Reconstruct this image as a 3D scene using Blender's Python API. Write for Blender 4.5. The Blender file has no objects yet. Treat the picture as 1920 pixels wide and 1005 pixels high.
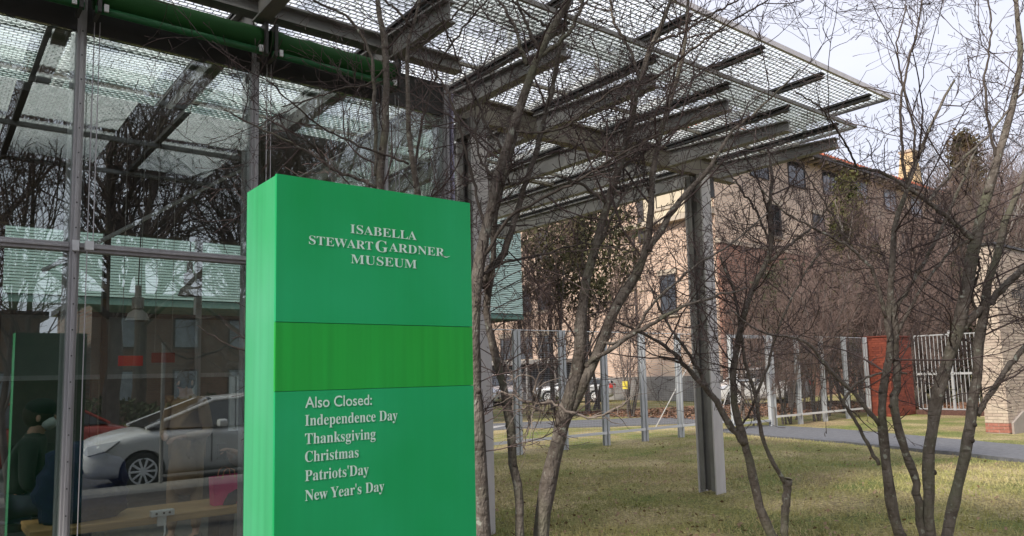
import bpy, bmesh, math, random
import numpy as np
from mathutils import Vector, Matrix
random.seed(7)
RNG = np.random.default_rng(11)
sc = bpy.context.scene
COL = sc.collection
R_ = math.radians

# ------------------------------------------------------------------ camera
F, CX, CY, EYE = 1389.0, 960.0, 563.0, 1.6
def _n(v): return v / np.linalg.norm(v)
_v1 = _n(np.array([2713 - CX, 661 - CY, F]))
_v0 = _n(np.array([-150 - CX, 732 - CY, F])); _v0 = _n(_v0 - _v0.dot(_v1) * _v1)
_up = _n(np.cross(_v1, _v0)); _up = -_up if _up[1] > 0 else _up
RM = np.array([_v1, _v0, _up])
cam_d = bpy.data.cameras.new('camera'); cam = bpy.data.objects.new('camera', cam_d); COL.objects.link(cam)
X_, Y_, Z_ = RM[:, 0], -RM[:, 1], -RM[:, 2]
cam.matrix_world = Matrix(((X_[0], Y_[0], Z_[0], 0), (X_[1], Y_[1], Z_[1], 0), (X_[2], Y_[2], Z_[2], EYE), (0, 0, 0, 1)))
cam_d.sensor_width = 36; cam_d.lens = F / 1920 * 36
cam_d.shift_y = (CY - 502.5) / 1920
cam_d.clip_start = 0.05; cam_d.clip_end = 2000
sc.camera = cam
EYEV = np.array([0, 0, EYE])
def ray(u, v): return RM @ _n(np.array([u - CX, v - CY, F]))
def at_z(u, v, z=0.0):
    d = ray(u, v); return EYEV + d * (z - EYE) / d[2]
def at_y(u, v, Y):
    d = ray(u, v); return EYEV + d * Y / d[1]
def at_d(u, v, t):
    return RM @ (np.array([u - CX, v - CY, F]) / F * t) + EYEV

# ------------------------------------------------------------------ sky, sun, exposure
SUN_EL, SUN_DIR = 38.0, Vector((-1.0, -0.22, 0))
w = bpy.data.worlds.new('World'); sc.world = w; w.use_nodes = True
nt = w.node_tree; nt.nodes.clear()
def N(t, **k):
    n = nt.nodes.new(t)
    for a, b in k.items(): setattr(n, a, b)
    return n
out = N('ShaderNodeOutputWorld')
sky = N('ShaderNodeTexSky', sky_type='NISHITA', sun_disc=False)
sky.sun_elevation = R_(SUN_EL); sky.sun_rotation = math.atan2(SUN_DIR.x, SUN_DIR.y)
bg1 = N('ShaderNodeBackground'); bg1.inputs['Strength'].default_value = 0.10
nt.links.new(sky.outputs[0], bg1.inputs['Color'])
tc = N('ShaderNodeTexCoord')
mp = N('ShaderNodeMapping'); mp.inputs['Scale'].default_value = (1.0, 1.0, 3.0)
nz = N('ShaderNodeTexNoise'); nz.inputs['Scale'].default_value = 1.6; nz.inputs['Detail'].default_value = 7; nz.inputs['Roughness'].default_value = 0.55
nt.links.new(tc.outputs['Generated'], mp.inputs[0]); nt.links.new(mp.outputs[0], nz.inputs['Vector'])
cr = N('ShaderNodeValToRGB'); cr.color_ramp.elements[0].position = 0.30; cr.color_ramp.elements[1].position = 0.55
cr.color_ramp.elements[0].color = (0.86, 0.86, 0.86, 1); cr.color_ramp.elements[1].color = (1, 1, 1, 1)
nt.links.new(nz.outputs['Fac'], cr.inputs[0])
bg2 = N('ShaderNodeBackground'); bg2.inputs['Color'].default_value = (0.715, 0.735, 0.85, 1); bg2.inputs['Strength'].default_value = 1.02
mx = N('ShaderNodeMixShader')
nt.links.new(cr.outputs[0], mx.inputs[0]); nt.links.new(bg1.outputs[0], mx.inputs[1]); nt.links.new(bg2.outputs[0], mx.inputs[2])
nt.links.new(mx.outputs[0], out.inputs[0])
sl = bpy.data.lights.new('sun', 'SUN'); sun = bpy.data.objects.new('sun', sl); COL.objects.link(sun)
sl.energy = 3.6; sl.angle = R_(8); sl.color = (1.0, 0.93, 0.82)
sd = SUN_DIR.normalized() * math.cos(R_(SUN_EL)) + Vector((0, 0, math.sin(R_(SUN_EL))))
sun.rotation_euler = sd.to_track_quat('Z', 'Y').to_euler(); sun.location = (0, 0, 30)
sc.view_settings.view_transform = 'Standard'; sc.view_settings.look = 'None'
sc.view_settings.exposure = 0.42; sc.view_settings.gamma = 1; sc.view_settings.use_curve_mapping = False
sc.cycles.use_denoising = True
sc.cycles.max_bounces = 8; sc.cycles.transparent_max_bounces = 24; sc.cycles.glossy_bounces = 4
sc.cycles.caustics_reflective = False; sc.cycles.caustics_refractive = False
sc.cycles.sample_clamp_indirect = 4

# ------------------------------------------------------------------ materials
def mat(name, col, rough=0.6, metal=0.0, var=0.0, vscale=4.0, bump=0.0, bscale=30.0, col2=None, spec=None, stretch=(1, 1, 1), trans=0.0):
    m = bpy.data.materials.new(name); m.use_nodes = True
    t = m.node_tree; b = t.nodes['Principled BSDF']
    b.inputs['Base Color'].default_value = (*col, 1); b.inputs['Roughness'].default_value = rough; b.inputs['Metallic'].default_value = metal
    if spec is not None: b.inputs['Specular IOR Level'].default_value = spec
    tc = t.nodes.new('ShaderNodeTexCoord'); mp = t.nodes.new('ShaderNodeMapping'); mp.inputs['Scale'].default_value = stretch
    t.links.new(tc.outputs['Object'], mp.inputs[0])
    if var > 0 or col2:
        nz = t.nodes.new('ShaderNodeTexNoise'); nz.inputs['Scale'].default_value = vscale; nz.inputs['Detail'].default_value = 6; nz.inputs['Roughness'].default_value = 0.6
        t.links.new(mp.outputs[0], nz.inputs['Vector'])
        r = t.nodes.new('ShaderNodeValToRGB'); r.color_ramp.elements[0].position = 0.32; r.color_ramp.elements[1].position = 0.68
        c2 = col2 or tuple(c * (1 - var) for c in col); c1 = col if col2 else tuple(min(1, c * (1 + var)) for c in col)
        r.color_ramp.elements[0].color = (*c2, 1); r.color_ramp.elements[1].color = (*c1, 1)
        t.links.new(nz.outputs['Fac'], r.inputs[0]); t.links.new(r.outputs[0], b.inputs['Base Color'])
    if bump > 0:
        n2 = t.nodes.new('ShaderNodeTexNoise'); n2.inputs['Scale'].default_value = bscale; n2.inputs['Detail'].default_value = 5
        t.links.new(mp.outputs[0], n2.inputs['Vector'])
        bp = t.nodes.new('ShaderNodeBump'); bp.inputs['Strength'].default_value = bump; bp.inputs['Distance'].default_value = 0.02
        t.links.new(n2.outputs['Fac'], bp.inputs['Height']); t.links.new(bp.outputs[0], b.inputs['Normal'])
    return m

def glass_mat(name, tint, r0, haze=0.0, hcol=(0.6, 0.7, 0.7)):
    m = bpy.data.materials.new(name); m.use_nodes = True; t = m.node_tree; t.nodes.clear()
    o = t.nodes.new('ShaderNodeOutputMaterial'); g = t.nodes.new('ShaderNodeNewGeometry')
    d = t.nodes.new('ShaderNodeVectorMath'); d.operation = 'DOT_PRODUCT'
    t.links.new(g.outputs['Incoming'], d.inputs[0]); t.links.new(g.outputs['Normal'], d.inputs[1])
    def M(op, a, b=None):
        n = t.nodes.new('ShaderNodeMath'); n.operation = op
        for i, x in enumerate((a, b)):
            if x is None: continue
            if isinstance(x, (int, float)): n.inputs[i].default_value = x
            else: t.links.new(x, n.inputs[i])
        return n.outputs[0]
    c = M('ABSOLUTE', d.outputs['Value']); k = M('POWER', M('SUBTRACT', 1.0, c), 5.0)
    fac = M('ADD', M('MULTIPLY', k, 1 - r0), r0)
    tr = t.nodes.new('ShaderNodeBsdfTransparent'); tr.inputs[0].default_value = (*tint, 1)
    gl = t.nodes.new('ShaderNodeBsdfGlossy'); gl.inputs['Roughness'].default_value = 0.0; gl.inputs['Color'].default_value = (0.95, 1, 0.98, 1)
    mx = t.nodes.new('ShaderNodeMixShader'); base = tr.outputs[0]
    if haze > 0:
        df = t.nodes.new('ShaderNodeBsdfDiffuse'); df.inputs[0].default_value = (*hcol, 1)
        m2 = t.nodes.new('ShaderNodeMixShader'); m2.inputs[0].default_value = haze
        t.links.new(tr.outputs[0], m2.inputs[1]); t.links.new(df.outputs[0], m2.inputs[2]); base = m2.outputs[0]
    t.links.new(fac, mx.inputs[0]); t.links.new(base, mx.inputs[1]); t.links.new(gl.outputs[0], mx.inputs[2])
    t.links.new(mx.outputs[0], o.inputs[0]); return m

def brick_mat(name, c1, c2, mortar, bw, bh, axis='x', var=0.25):
    m = mat(name, c1, 0.85); t = m.node_tree; b = t.nodes['Principled BSDF']
    tc = t.nodes.new('ShaderNodeTexCoord'); sx = t.nodes.new('ShaderNodeSeparateXYZ'); cb = t.nodes.new('ShaderNodeCombineXYZ')
    t.links.new(tc.outputs['Object'], sx.inputs[0]); t.links.new(sx.outputs[0 if axis == 'x' else 1], cb.inputs[0]); t.links.new(sx.outputs[2], cb.inputs[1])
    br = t.nodes.new('ShaderNodeTexBrick'); br.inputs['Scale'].default_value = 1.0
    br.inputs['Brick Width'].default_value = bw; br.inputs['Row Height'].default_value = bh; br.inputs['Mortar Size'].default_value = bh * 0.13
    br.inputs['Color1'].default_value = (*c1, 1); br.inputs['Color2'].default_value = (*c2, 1); br.inputs['Mortar'].default_value = (*mortar, 1)
    t.links.new(cb.outputs[0], br.inputs['Vector'])
    nz = t.nodes.new('ShaderNodeTexNoise'); nz.inputs['Scale'].default_value = 0.5; nz.inputs['Detail'].default_value = 8; t.links.new(tc.outputs['Object'], nz.inputs['Vector'])
    mr = t.nodes.new('ShaderNodeMapRange'); mr.inputs[3].default_value = 1 - var; mr.inputs[4].default_value = 1 + var; t.links.new(nz.outputs['Fac'], mr.inputs[0])
    mm = t.nodes.new('ShaderNodeVectorMath'); mm.operation = 'SCALE'; t.links.new(br.outputs['Color'], mm.inputs[0]); t.links.new(mr.outputs[0], mm.inputs['Scale'])
    t.links.new(mm.outputs[0], b.inputs['Base Color'])
    bp = t.nodes.new('ShaderNodeBump'); bp.inputs['Distance'].default_value = 0.01; bp.inputs['Strength'].default_value = 0.6
    t.links.new(br.outputs['Fac'], bp.inputs['Height']); bp.invert = True; t.links.new(bp.outputs[0], b.inputs['Normal'])
    return m

def lichen(m):
    """pale lichen spots, darker cross-bands and furrows on bark"""
    t = m.node_tree; b = t.nodes['Principled BSDF']; src = b.inputs['Base Color'].links[0].from_socket
    tc = t.nodes.new('ShaderNodeTexCoord')
    def nz(sc_, st, lo, hi, d=4):
        mp = t.nodes.new('ShaderNodeMapping'); mp.inputs['Scale'].default_value = st; t.links.new(tc.outputs['Object'], mp.inputs[0])
        n = t.nodes.new('ShaderNodeTexNoise'); n.inputs['Scale'].default_value = sc_; n.inputs['Detail'].default_value = d; t.links.new(mp.outputs[0], n.inputs['Vector'])
        r = t.nodes.new('ShaderNodeMapRange'); r.inputs[1].default_value = lo; r.inputs[2].default_value = hi; t.links.new(n.outputs['Fac'], r.inputs[0]); return r.outputs[0]
    def mixc(f, a, col, mode='MIX'):
        x = t.nodes.new('ShaderNodeMix'); x.data_type = 'RGBA'; x.blend_type = mode; t.links.new(f, x.inputs[0]); t.links.new(a, x.inputs[6]); x.inputs[7].default_value = (*col, 1); return x.outputs[2]
    c = mixc(nz(22, (1, 1, 1), .60, .70), src, (0.36, 0.37, 0.32))
    c = mixc(nz(9, (1, 1, 5), .56, .68), c, (0.10, 0.08, 0.065))
    c = mixc(nz(3, (1, 1, 1), .52, .72), c, (0.17, 0.17, 0.115))
    t.links.new(c, b.inputs['Base Color'])
M = {}
M['steel'] = mat('grey_painted_steel', (0.25, 0.242, 0.232), 0.55, 0.0, var=0.18, vscale=3, bump=0.1, bscale=60)
M['steel_dark'] = mat('dark_steel', (0.05, 0.048, 0.046), 0.5, 0.1, var=0.2)
M['steel_olive'] = mat('weathered_olive_steel', (0.22, 0.195, 0.155), 0.6, 0.1, var=0.25, vscale=2.5, bump=0.1)
M['steel_light'] = mat('light_grey_painted_steel', (0.66, 0.63, 0.625), 0.5, 0.0, var=0.1, vscale=2, stretch=(3, 3, 0.6))
M['alu'] = mat('aluminium', (0.42, 0.41, 0.42), 0.45, 0.3, var=0.12, vscale=3, stretch=(6, 6, 0.5))
M['galv'] = mat('galvanised_steel', (0.50, 0.52, 0.54), 0.5, 0.1, var=0.16, vscale=5, stretch=(5, 5, 0.7))
M['galv_bright'] = mat('bright_galvanised_steel', (0.78, 0.79, 0.80), 0.45, 0.05, var=0.1)
M['black'] = mat('black_paint', (0.012, 0.012, 0.013), 0.4)
M['rubber'] = mat('rubber', (0.015, 0.015, 0.015), 0.8)
M['pane'] = glass_mat('clear_coated_glass', (0.93, 0.975, 0.95), 0.19)
M['carglass'] = mat('car_glass', (0.015, 0.018, 0.02), 0.05, 0.0, spec=0.9)
M['winglass'] = mat('window_glass', (0.03, 0.035, 0.04), 0.06, 0.0, spec=0.9, var=0.4, vscale=0.7)
M['winblue'] = mat('pale_bluish_glass', (0.30, 0.36, 0.44), 0.3, 0.0, var=0.2)  # opaque pale bluish colour for glass panes
M['green_fabric'] = mat('green_canvas', (0.006, 0.075, 0.008), 0.75, var=0.15, vscale=3, bump=0.15, bscale=200)
M['timber'] = mat('oak_timber', (0.50, 0.31, 0.13), 0.45, var=0.25, vscale=6, stretch=(0.6, 8, 8), bump=0.05)
M['white'] = mat('white_plastic', (0.75, 0.75, 0.76), 0.4)
M['concrete'] = mat('concrete', (0.20, 0.19, 0.175), 0.85, var=0.2, vscale=1.5, bump=0.2, bscale=20)
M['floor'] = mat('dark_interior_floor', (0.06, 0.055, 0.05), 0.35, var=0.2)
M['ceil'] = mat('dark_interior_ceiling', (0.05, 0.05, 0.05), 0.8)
M['ltgrey'] = mat('interior_grey_board', (0.22, 0.23, 0.22), 0.7, var=0.1)
M['clad'] = mat('pale_green_patinated_copper', (0.36, 0.50, 0.47), 0.6, 0.0, var=0.12, vscale=1.2, stretch=(0.7, 1, 6))
M['clad_gap'] = mat('cladding_backing', (0.09, 0.17, 0.15), 0.8)
M['lilac'] = mat('lilac_window_glass', (0.30, 0.29, 0.42), 0.15, spec=0.8, var=0.15)
M['asphalt'] = mat('asphalt', (0.06, 0.06, 0.062), 0.9, var=0.3, vscale=12, bump=0.3, bscale=80)
M['gravel'] = mat('blue_grey_stone_dust', (0.165, 0.168, 0.18), 0.95, col2=(0.11, 0.113, 0.122), vscale=9, bump=0.6, bscale=120)
M['pale_paving'] = mat('pale_paving', (0.42, 0.41, 0.40), 0.9, var=0.1, bump=0.2)
M['red_paint'] = mat('red_sign_face', (0.65, 0.04, 0.03), 0.5)
M['bark'] = mat('grey_brown_bark', (0.23, 0.20, 0.175), 0.9, col2=(0.105, 0.085, 0.07), vscale=16, bump=1.0, bscale=60, stretch=(1, 1, 0.5)); lichen(M['bark'])
M['bark_dark'] = mat('dark_bark', (0.13, 0.105, 0.09), 0.9, col2=(0.06, 0.048, 0.04), vscale=9, bump=0.9, bscale=45, stretch=(1, 1, 0.4))
M['cut'] = mat('pale_cut_wood', (0.5, 0.45, 0.36), 0.8, var=0.2, vscale=30)
M['twig'] = mat('dark_twig_bark', (0.125, 0.088, 0.082), 0.8, col2=(0.055, 0.038, 0.036), vscale=3)
M['twig_pale'] = mat('pale_dead_twig', (0.30, 0.25, 0.22), 0.85, col2=(0.14, 0.11, 0.09), vscale=6)
M['twig_red'] = mat('reddish_far_twig', (0.25, 0.175, 0.15), 0.9, col2=(0.12, 0.08, 0.07), vscale=1.0)
M['bark_far'] = mat('far_bark', (0.15, 0.125, 0.11), 0.9, col2=(0.07, 0.055, 0.05), vscale=3)
M['bark_white'] = mat('pale_birch_bark', (0.42, 0.39, 0.36), 0.8, col2=(0.16, 0.14, 0.12), vscale=4, stretch=(1, 1, 0.4))
M['needles'] = mat('dark_conifer_foliage', (0.052, 0.070, 0.022), 0.85, col2=(0.022, 0.036, 0.014), vscale=2.0)
M['needles_brown'] = mat('dull_brown_green_foliage', (0.10, 0.085, 0.035), 0.9, col2=(0.035, 0.042, 0.018), vscale=1.4)
M['needles_rust'] = mat('bronzed_conifer_foliage', (0.13, 0.075, 0.035), 0.85, col2=(0.04, 0.045, 0.018), vscale=1.2)
M['needles_olive'] = mat('olive_conifer_foliage', (0.11, 0.105, 0.025), 0.85, col2=(0.05, 0.06, 0.016), vscale=1.2)
M['leaf_litter'] = mat('fallen_leaves', (0.28, 0.15, 0.09), 0.9, col2=(0.13, 0.07, 0.045), vscale=4)

# ------------------------------------------------------------------ helpers
class MB:
    def __init__(s): s.v = []; s.f = []
    def box(s, x0, y0, z0, x1, y1, z1):
        i = len(s.v)
        s.v += [(x0, y0, z0), (x1, y0, z0), (x1, y1, z0), (x0, y1, z0), (x0, y0, z1), (x1, y0, z1), (x1, y1, z1), (x0, y1, z1)]
        s.f += [(i, i + 3, i + 2, i + 1), (i + 4, i + 5, i + 6, i + 7), (i, i + 1, i + 5, i + 4), (i + 1, i + 2, i + 6, i + 5), (i + 2, i + 3, i + 7, i + 6), (i + 3, i, i + 4, i + 7)]
        return s
    def prism(s, poly, axis, a, b):
        """poly: 2-D outline in the two other axes, extruded along axis from a to b"""
        i = len(s.v); n = len(poly)
        for t in (a, b):
            for p in poly:
                q = [p[0], p[1]]; q.insert(axis, t); s.v.append(tuple(q))
        s.f.append(tuple(range(i, i + n))); s.f.append(tuple(range(i + 2 * n - 1, i + n - 1, -1)))
        for k in range(n):
            l = (k + 1) % n; s.f.append((i + k, i + n + k, i + n + l, i + l))
        return s
    def tube(s, pts, rad, n=8, cap=True):
        pts = [Vector(p) for p in pts]
        if not hasattr(rad, '__len__'): rad = [rad] * len(pts)
        i = len(s.v); ref = None
        for k, p in enumerate(pts):
            t = (pts[min(k + 1, len(pts) - 1)] - pts[max(k - 1, 0)]).normalized()
            if ref is None: ref = Vector((0, 0, 1)) if abs(t.z) < 0.9 else Vector((1, 0, 0))
            a = t.cross(ref).normalized(); b = t.cross(a).normalized(); ref = b.cross(t) if False else ref
            for j in range(n):
                an = 2 * math.pi * j / n; s.v.append(tuple(p + (a * math.cos(an) + b * math.sin(an)) * rad[k]))
        for k in range(len(pts) - 1):
            for j in range(n):
                l = (j + 1) % n; s.f.append((i + k * n + j, i + k * n + l, i + (k + 1) * n + l, i + (k + 1) * n + j))
        if cap:
            s.f.append(tuple(i + j for j in range(n))[::-1]); e = i + (len(pts) - 1) * n; s.f.append(tuple(e + j for j in range(n)))
        return s
    def data(s, name, m):
        me = bpy.data.meshes.new(name); me.from_pydata(s.v, [], s.f)
        bm = bmesh.new(); bm.from_mesh(me); bmesh.ops.recalc_face_normals(bm, faces=bm.faces); bm.to_mesh(me); bm.free()
        if m: me.materials.append(M[m] if isinstance(m, str) else m)
        return me
    def build(s, name, m, parent=None, smooth=False, bevel=0.0, loc=(0, 0, 0)):
        me = s.data(name, m)
        o = link(name, me, parent, loc)
        if smooth: me.shade_smooth()
        if bevel:
            b = o.modifiers.new('bevel', 'BEVEL'); b.width = bevel; b.segments = 2; b.limit_method = 'ANGLE'
        return o
def link(name, me, parent=None, loc=(0, 0, 0)):
    o = bpy.data.objects.new(name, me); COL.objects.link(o); o.location = loc
    if parent is not None:
        o.parent = parent
        if parent.type == 'EMPTY' and parent.parent is None:
            o.location = Vector(loc) - parent.location if not parent.get('_local') else Vector(loc)
    return o
def tag(o, label=None, cat=None, group=None, kind=None):
    if label: o['label'] = label
    if cat: o['category'] = cat
    if group: o['group'] = group
    if kind: o['kind'] = kind
    return o
def thing(name, label, cat, loc=(0, 0, 0), group=None):
    o = bpy.data.objects.new(name, None); COL.objects.link(o); o.location = loc; o.empty_display_size = 0.2
    return tag(o, label, cat, group)
def local(o):
    """children of this thing are given in its own coordinates"""
    o['_local'] = 1; return o
def stuff(o): o['kind'] = 'stuff'; return o
def structure(name, mb, m, **k): return tag(mb.build(name, m, **k), kind='structure')
def copy_tree(o, parent=None):
    c = o.copy(); COL.objects.link(c)
    if parent is not None: c.parent = parent
    for ch in list(o.children): copy_tree(ch, c)
    return c
def np_mesh(name, V, Q, m):
    """V (n,3), Q (k,3 or 4) index array"""
    me = bpy.data.meshes.new(name); V = np.ascontiguousarray(V, dtype=np.float32); Q = np.ascontiguousarray(Q, dtype=np.int32)
    me.vertices.add(len(V)); me.vertices.foreach_set('co', V.ravel())
    me.loops.add(Q.size); me.loops.foreach_set('vertex_index', Q.ravel())
    me.polygons.add(len(Q)); me.polygons.foreach_set('loop_start', np.arange(0, Q.size, Q.shape[1], dtype=np.int32))
    try: me.polygons.foreach_set('loop_total', np.full(len(Q), Q.shape[1], dtype=np.int32))
    except Exception: pass
    me.update(calc_edges=True); me.validate()
    me.materials.append(M[m] if isinstance(m, str) else m); return me
def tubes_np(P, Rr, n=3):
    """P (M,K,3) polylines, Rr (M,K) radii -> verts, quads"""
    Mn, K, _ = P.shape
    T = np.empty_like(P); T[:, 1:-1] = P[:, 2:] - P[:, :-2]; T[:, 0] = P[:, 1] - P[:, 0]; T[:, -1] = P[:, -1] - P[:, -2]
    T /= np.linalg.norm(T, axis=2, keepdims=True) + 1e-9
    mean = P[:, -1] - P[:, 0]; ref = np.where(np.abs(mean[:, 2:3]) > 0.8 * np.linalg.norm(mean, axis=1, keepdims=True), np.array([[1.0, 0, 0]]), np.array([[0, 0, 1.0]]))
    A = np.cross(T, ref[:, None, :]); A /= np.linalg.norm(A, axis=2, keepdims=True) + 1e-9; B = np.cross(T, A)
    an = np.arange(n) * 2 * np.pi / n
    V = P[:, :, None, :] + Rr[:, :, None, None] * (A[:, :, None, :] * np.cos(an)[None, None, :, None] + B[:, :, None, :] * np.sin(an)[None, None, :, None])
    idx = np.arange(Mn * K * n).reshape(Mn, K, n); nx = np.roll(idx, -1, axis=2)
    Q = np.stack([idx[:, :-1], nx[:, :-1], nx[:, 1:], idx[:, 1:]], axis=-1).reshape(-1, 4)
    return V.reshape(-1, 3), Q
def merge(parts):
    V = []; Q = []; o = 0
    for v, q in parts: V.append(v); Q.append(q + o); o += len(v)
    return np.concatenate(V), np.concatenate(Q)
def unit(a): return a / (np.linalg.norm(a, axis=-1, keepdims=True) + 1e-9)
def grow(S, D, L, K, wig, up=0.0):
    P = np.empty((len(S), K, 3)); P[:, 0] = S; d = unit(D); step = (L / (K - 1))[:, None]
    for k in range(1, K):
        d = unit(d + RNG.normal(0, wig, d.shape) + np.array([0, 0, up])); P[:, k] = P[:, k - 1] + d * step
    return P
def sample(P, Rr, cnt, lo=0.25, hi=1.0):
    """cnt spots along polylines, weighted by length"""
    Lp = np.linalg.norm(np.diff(P, axis=1), axis=2).sum(1); i = RNG.choice(len(P), cnt, p=Lp / Lp.sum())
    t = (lo + (hi - lo) * RNG.random(cnt)) * (P.shape[1] - 1.001); k = t.astype(int); f = (t - k)[:, None]
    S = P[i, k] * (1 - f) + P[i, k + 1] * f; T = unit(P[i, k + 1] - P[i, k]); r = Rr[i, k] * (1 - f[:, 0]) + Rr[i, k + 1] * f[:, 0]
    return S, T, r, Lp[i], t / (P.shape[1] - 1)
def deviate(T, a0, a1):
    a = np.radians(RNG.uniform(a0, a1, len(T)))[:, None]; r = unit(np.cross(T, RNG.normal(size=T.shape)))
    return T * np.cos(a) + r * np.sin(a)
def spawn(P, Rr, cnt, l0, l1, K, ang, wig, up, rmul, rmin, taper=0.35, lo=0.25, flat=None):
    S, T, r, L, t = sample(P, Rr, cnt, lo)
    D = deviate(T, *ang)
    if flat is not None: D = unit(D * np.array(flat))
    ln = RNG.uniform(l0, l1, cnt) * (1.25 - 0.6 * t)
    C = grow(S, D, ln, K, wig, up)
    r0 = np.maximum(np.minimum(r * rmul, 1), rmin); prof = np.linspace(1, taper, K)
    return C, np.maximum(r0[:, None] * prof[None], rmin * 0.7)
def keep(C, Rr, fn):
    if fn is None: return C, Rr
    m = fn(C).all(axis=1); return C[m], Rr[m]
def resample(pts, rad, K):
    pts = np.array(pts, float); rad = np.array(rad, float); s = np.r_[0, np.cumsum(np.linalg.norm(np.diff(pts, axis=0), axis=1))]
    q = np.linspace(0, s[-1], K); P = np.stack([np.interp(q, s, pts[:, k]) for k in range(3)], 1)
    P[1:-1] = (P[:-2] + 2 * P[1:-1] + P[2:]) / 4
    return P, np.interp(q, s, rad)

# ------------------------------------------------------------------ ground
def grass_mat():
    m = mat('winter_lawn', (0.1, 0.1, 0.05), 0.95); t = m.node_tree; b = t.nodes['Principled BSDF']
    tc = t.nodes.new('ShaderNodeTexCoord')
    def noise(s, d, st=(1, 1, 1)):
        mp = t.nodes.new('ShaderNodeMapping'); mp.inputs['Scale'].default_value = st; t.links.new(tc.outputs['Object'], mp.inputs[0])
        n = t.nodes.new('ShaderNodeTexNoise'); n.inputs['Scale'].default_value = s; n.inputs['Detail'].default_value = d; n.inputs['Roughness'].default_value = 0.65
        t.links.new(mp.outputs[0], n.inputs['Vector']); return n.outputs['Fac']
    def ramp(f, *st):
        r = t.nodes.new('ShaderNodeValToRGB'); e = r.color_ramp.elements
        while len(e) < len(st): e.new(0.5)
        for k, (p, c) in enumerate(st): e[k].position = p; e[k].color = (*c, 1)
        t.links.new(f, r.inputs[0]); return r.outputs[0]
    def mixc(f, a, c2, mode='MIX'):
        x = t.nodes.new('ShaderNodeMix'); x.data_type = 'RGBA'; x.blend_type = mode
        if isinstance(f, float): x.inputs[0].default_value = f
        else: t.links.new(f, x.inputs[0])
        t.links.new(a, x.inputs[6]); t.links.new(c2, x.inputs[7]); return x.outputs[2]
    base = ramp(noise(0.55, 5), (0.36, (0.165, 0.215, 0.042)), (0.49, (0.30, 0.285, 0.10)), (0.62, (0.52, 0.425, 0.23)))
    brown = ramp(noise(0.35, 6, (1, 1.6, 1)), (0.50, (0.0, 0.0, 0.0)), (0.66, (0.8, 0.8, 0.8)))
    bc = ramp(noise(14, 3), (0.3, (0.24, 0.16, 0.09)), (0.7, (0.46, 0.33, 0.20)))
    c = mixc(brown, base, bc)
    fine = ramp(noise(26, 6), (0.36, (0.34, 0.33, 0.30)), (0.52, (0.95, 0.95, 0.92)), (0.66, (1.65, 1.6, 1.5)))
    c = mixc(1.0, c, fine, 'MULTIPLY')
    t.links.new(c, b.inputs['Base Color'])
    bp = t.nodes.new('ShaderNodeBump'); bp.inputs['Strength'].default_value = 1.0; bp.inputs['Distance'].default_value = 0.04
    t.links.new(noise(60, 4), bp.inputs['Height']); t.links.new(bp.outputs[0], b.inputs['Normal'])
    return m
M['grass'] = grass_mat()
def blade_mat():
    m = mat('grass_blades', (0.27, 0.29, 0.07), 0.8, col2=(0.62, 0.52, 0.27), vscale=0.8); return m
M['blade'] = blade_mat()

g = MB()
nx_, ny_ = 60, 60
xs = [-400, -60, -20] + list(np.linspace(-6, 40, 40)) + [60, 120, 500, 900]
ys = [-0.9] + list(np.linspace(-0.5, 30, 40)) + [45, 80, 200, 900]
def gz(x, y):
    if y < 0.4 or x > 60 or y > 60: return 0.0
    return 0.035 * math.sin(x * 0.9 + 1.3) * math.sin(y * 0.8) * min(1, max(0, (y - 0.4)))* (0 if (y > 5.0 and x < 4.2) else 1)
for y in ys:
    for x in xs: g.v.append((x, y, gz(x, y) - 0.02))
W = len(xs)
for j in range(len(ys) - 1):
    for i in range(W - 1): g.f.append((j * W + i, j * W + i + 1, (j + 1) * W + i + 1, (j + 1) * W + i))
structure('lawn_ground', g, 'grass', smooth=True)
structure('pavement', MB().box(-60, -2.9, -0.45, 90, -0.9, -0.10), 'concrete')
structure('entrance_paving', MB().box(-14, -0.896, -0.3, 4.35, 5.595, 0.012), mat('dark_brick_paving', (0.075, 0.06, 0.05), 0.8, col2=(0.045, 0.038, 0.034), vscale=7, bump=0.4, bscale=12))
structure('kerb', MB().box(-60, -3.08, -0.5, 90, -2.904, -0.21), 'concrete', bevel=0.015)
structure('street', MB().box(-400, -11.0, -0.6, 500, -3.084, -0.36), 'asphalt')
structure('far_pavement', MB().box(-400, -14.0, -0.6, 500, -11.004, -0.22), 'concrete')
structure('far_verge', MB().box(-400, -300.0, -0.6, 500, -14.004, -0.16), 'grass')

# grass blades on the near lawn (nobody could count them)
nb = 150000
bx = RNG.uniform(1.5, 17, nb * 2); by = RNG.uniform(2.0, 11.9, nb * 2)
dist = np.hypot(bx, by); ok = (RNG.random(nb * 2) < (5.5 / dist) ** 1.6) & ~((by > 5.4) & (bx < 3.9))
PTH = ((-2, 0, 3, 5.2, 7, 8.5, 10, 11, 12.4), (11.0, 12.0, 13.6, 14.6, 15.2, 15.6, 15.9, 16.2, 16.6), (13.2, 14.2, 15.75, 16.8, 17.5, 18.15, 18.7, 18.85, 18.9))
def in_path(x, y):
    return (x > np.interp(y, PTH[0], PTH[1]) - .03) & (x < np.interp(y, PTH[0], PTH[2]) + .03)
ok &= ~in_path(bx, by); bx = bx[ok][:nb]; by = by[ok][:nb]; n_ = len(bx)
h = RNG.uniform(0.018, 0.06, n_); a = RNG.uniform(0, 6.28, n_); ww = RNG.uniform(0.0025, 0.0065, n_)
base = np.stack([bx, by, np.array([gz(x, y) for x, y in zip(bx, by)]) - 0.022], 1)
sd_ = np.stack([np.cos(a) * ww, np.sin(a) * ww, np.zeros(n_)], 1)
ln = np.stack([RNG.normal(0, 0.020, n_), RNG.normal(0, 0.020, n_), h], 1)
V = np.stack([base - sd_, base + sd_, base + ln], 1).reshape(-1, 3)
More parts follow.
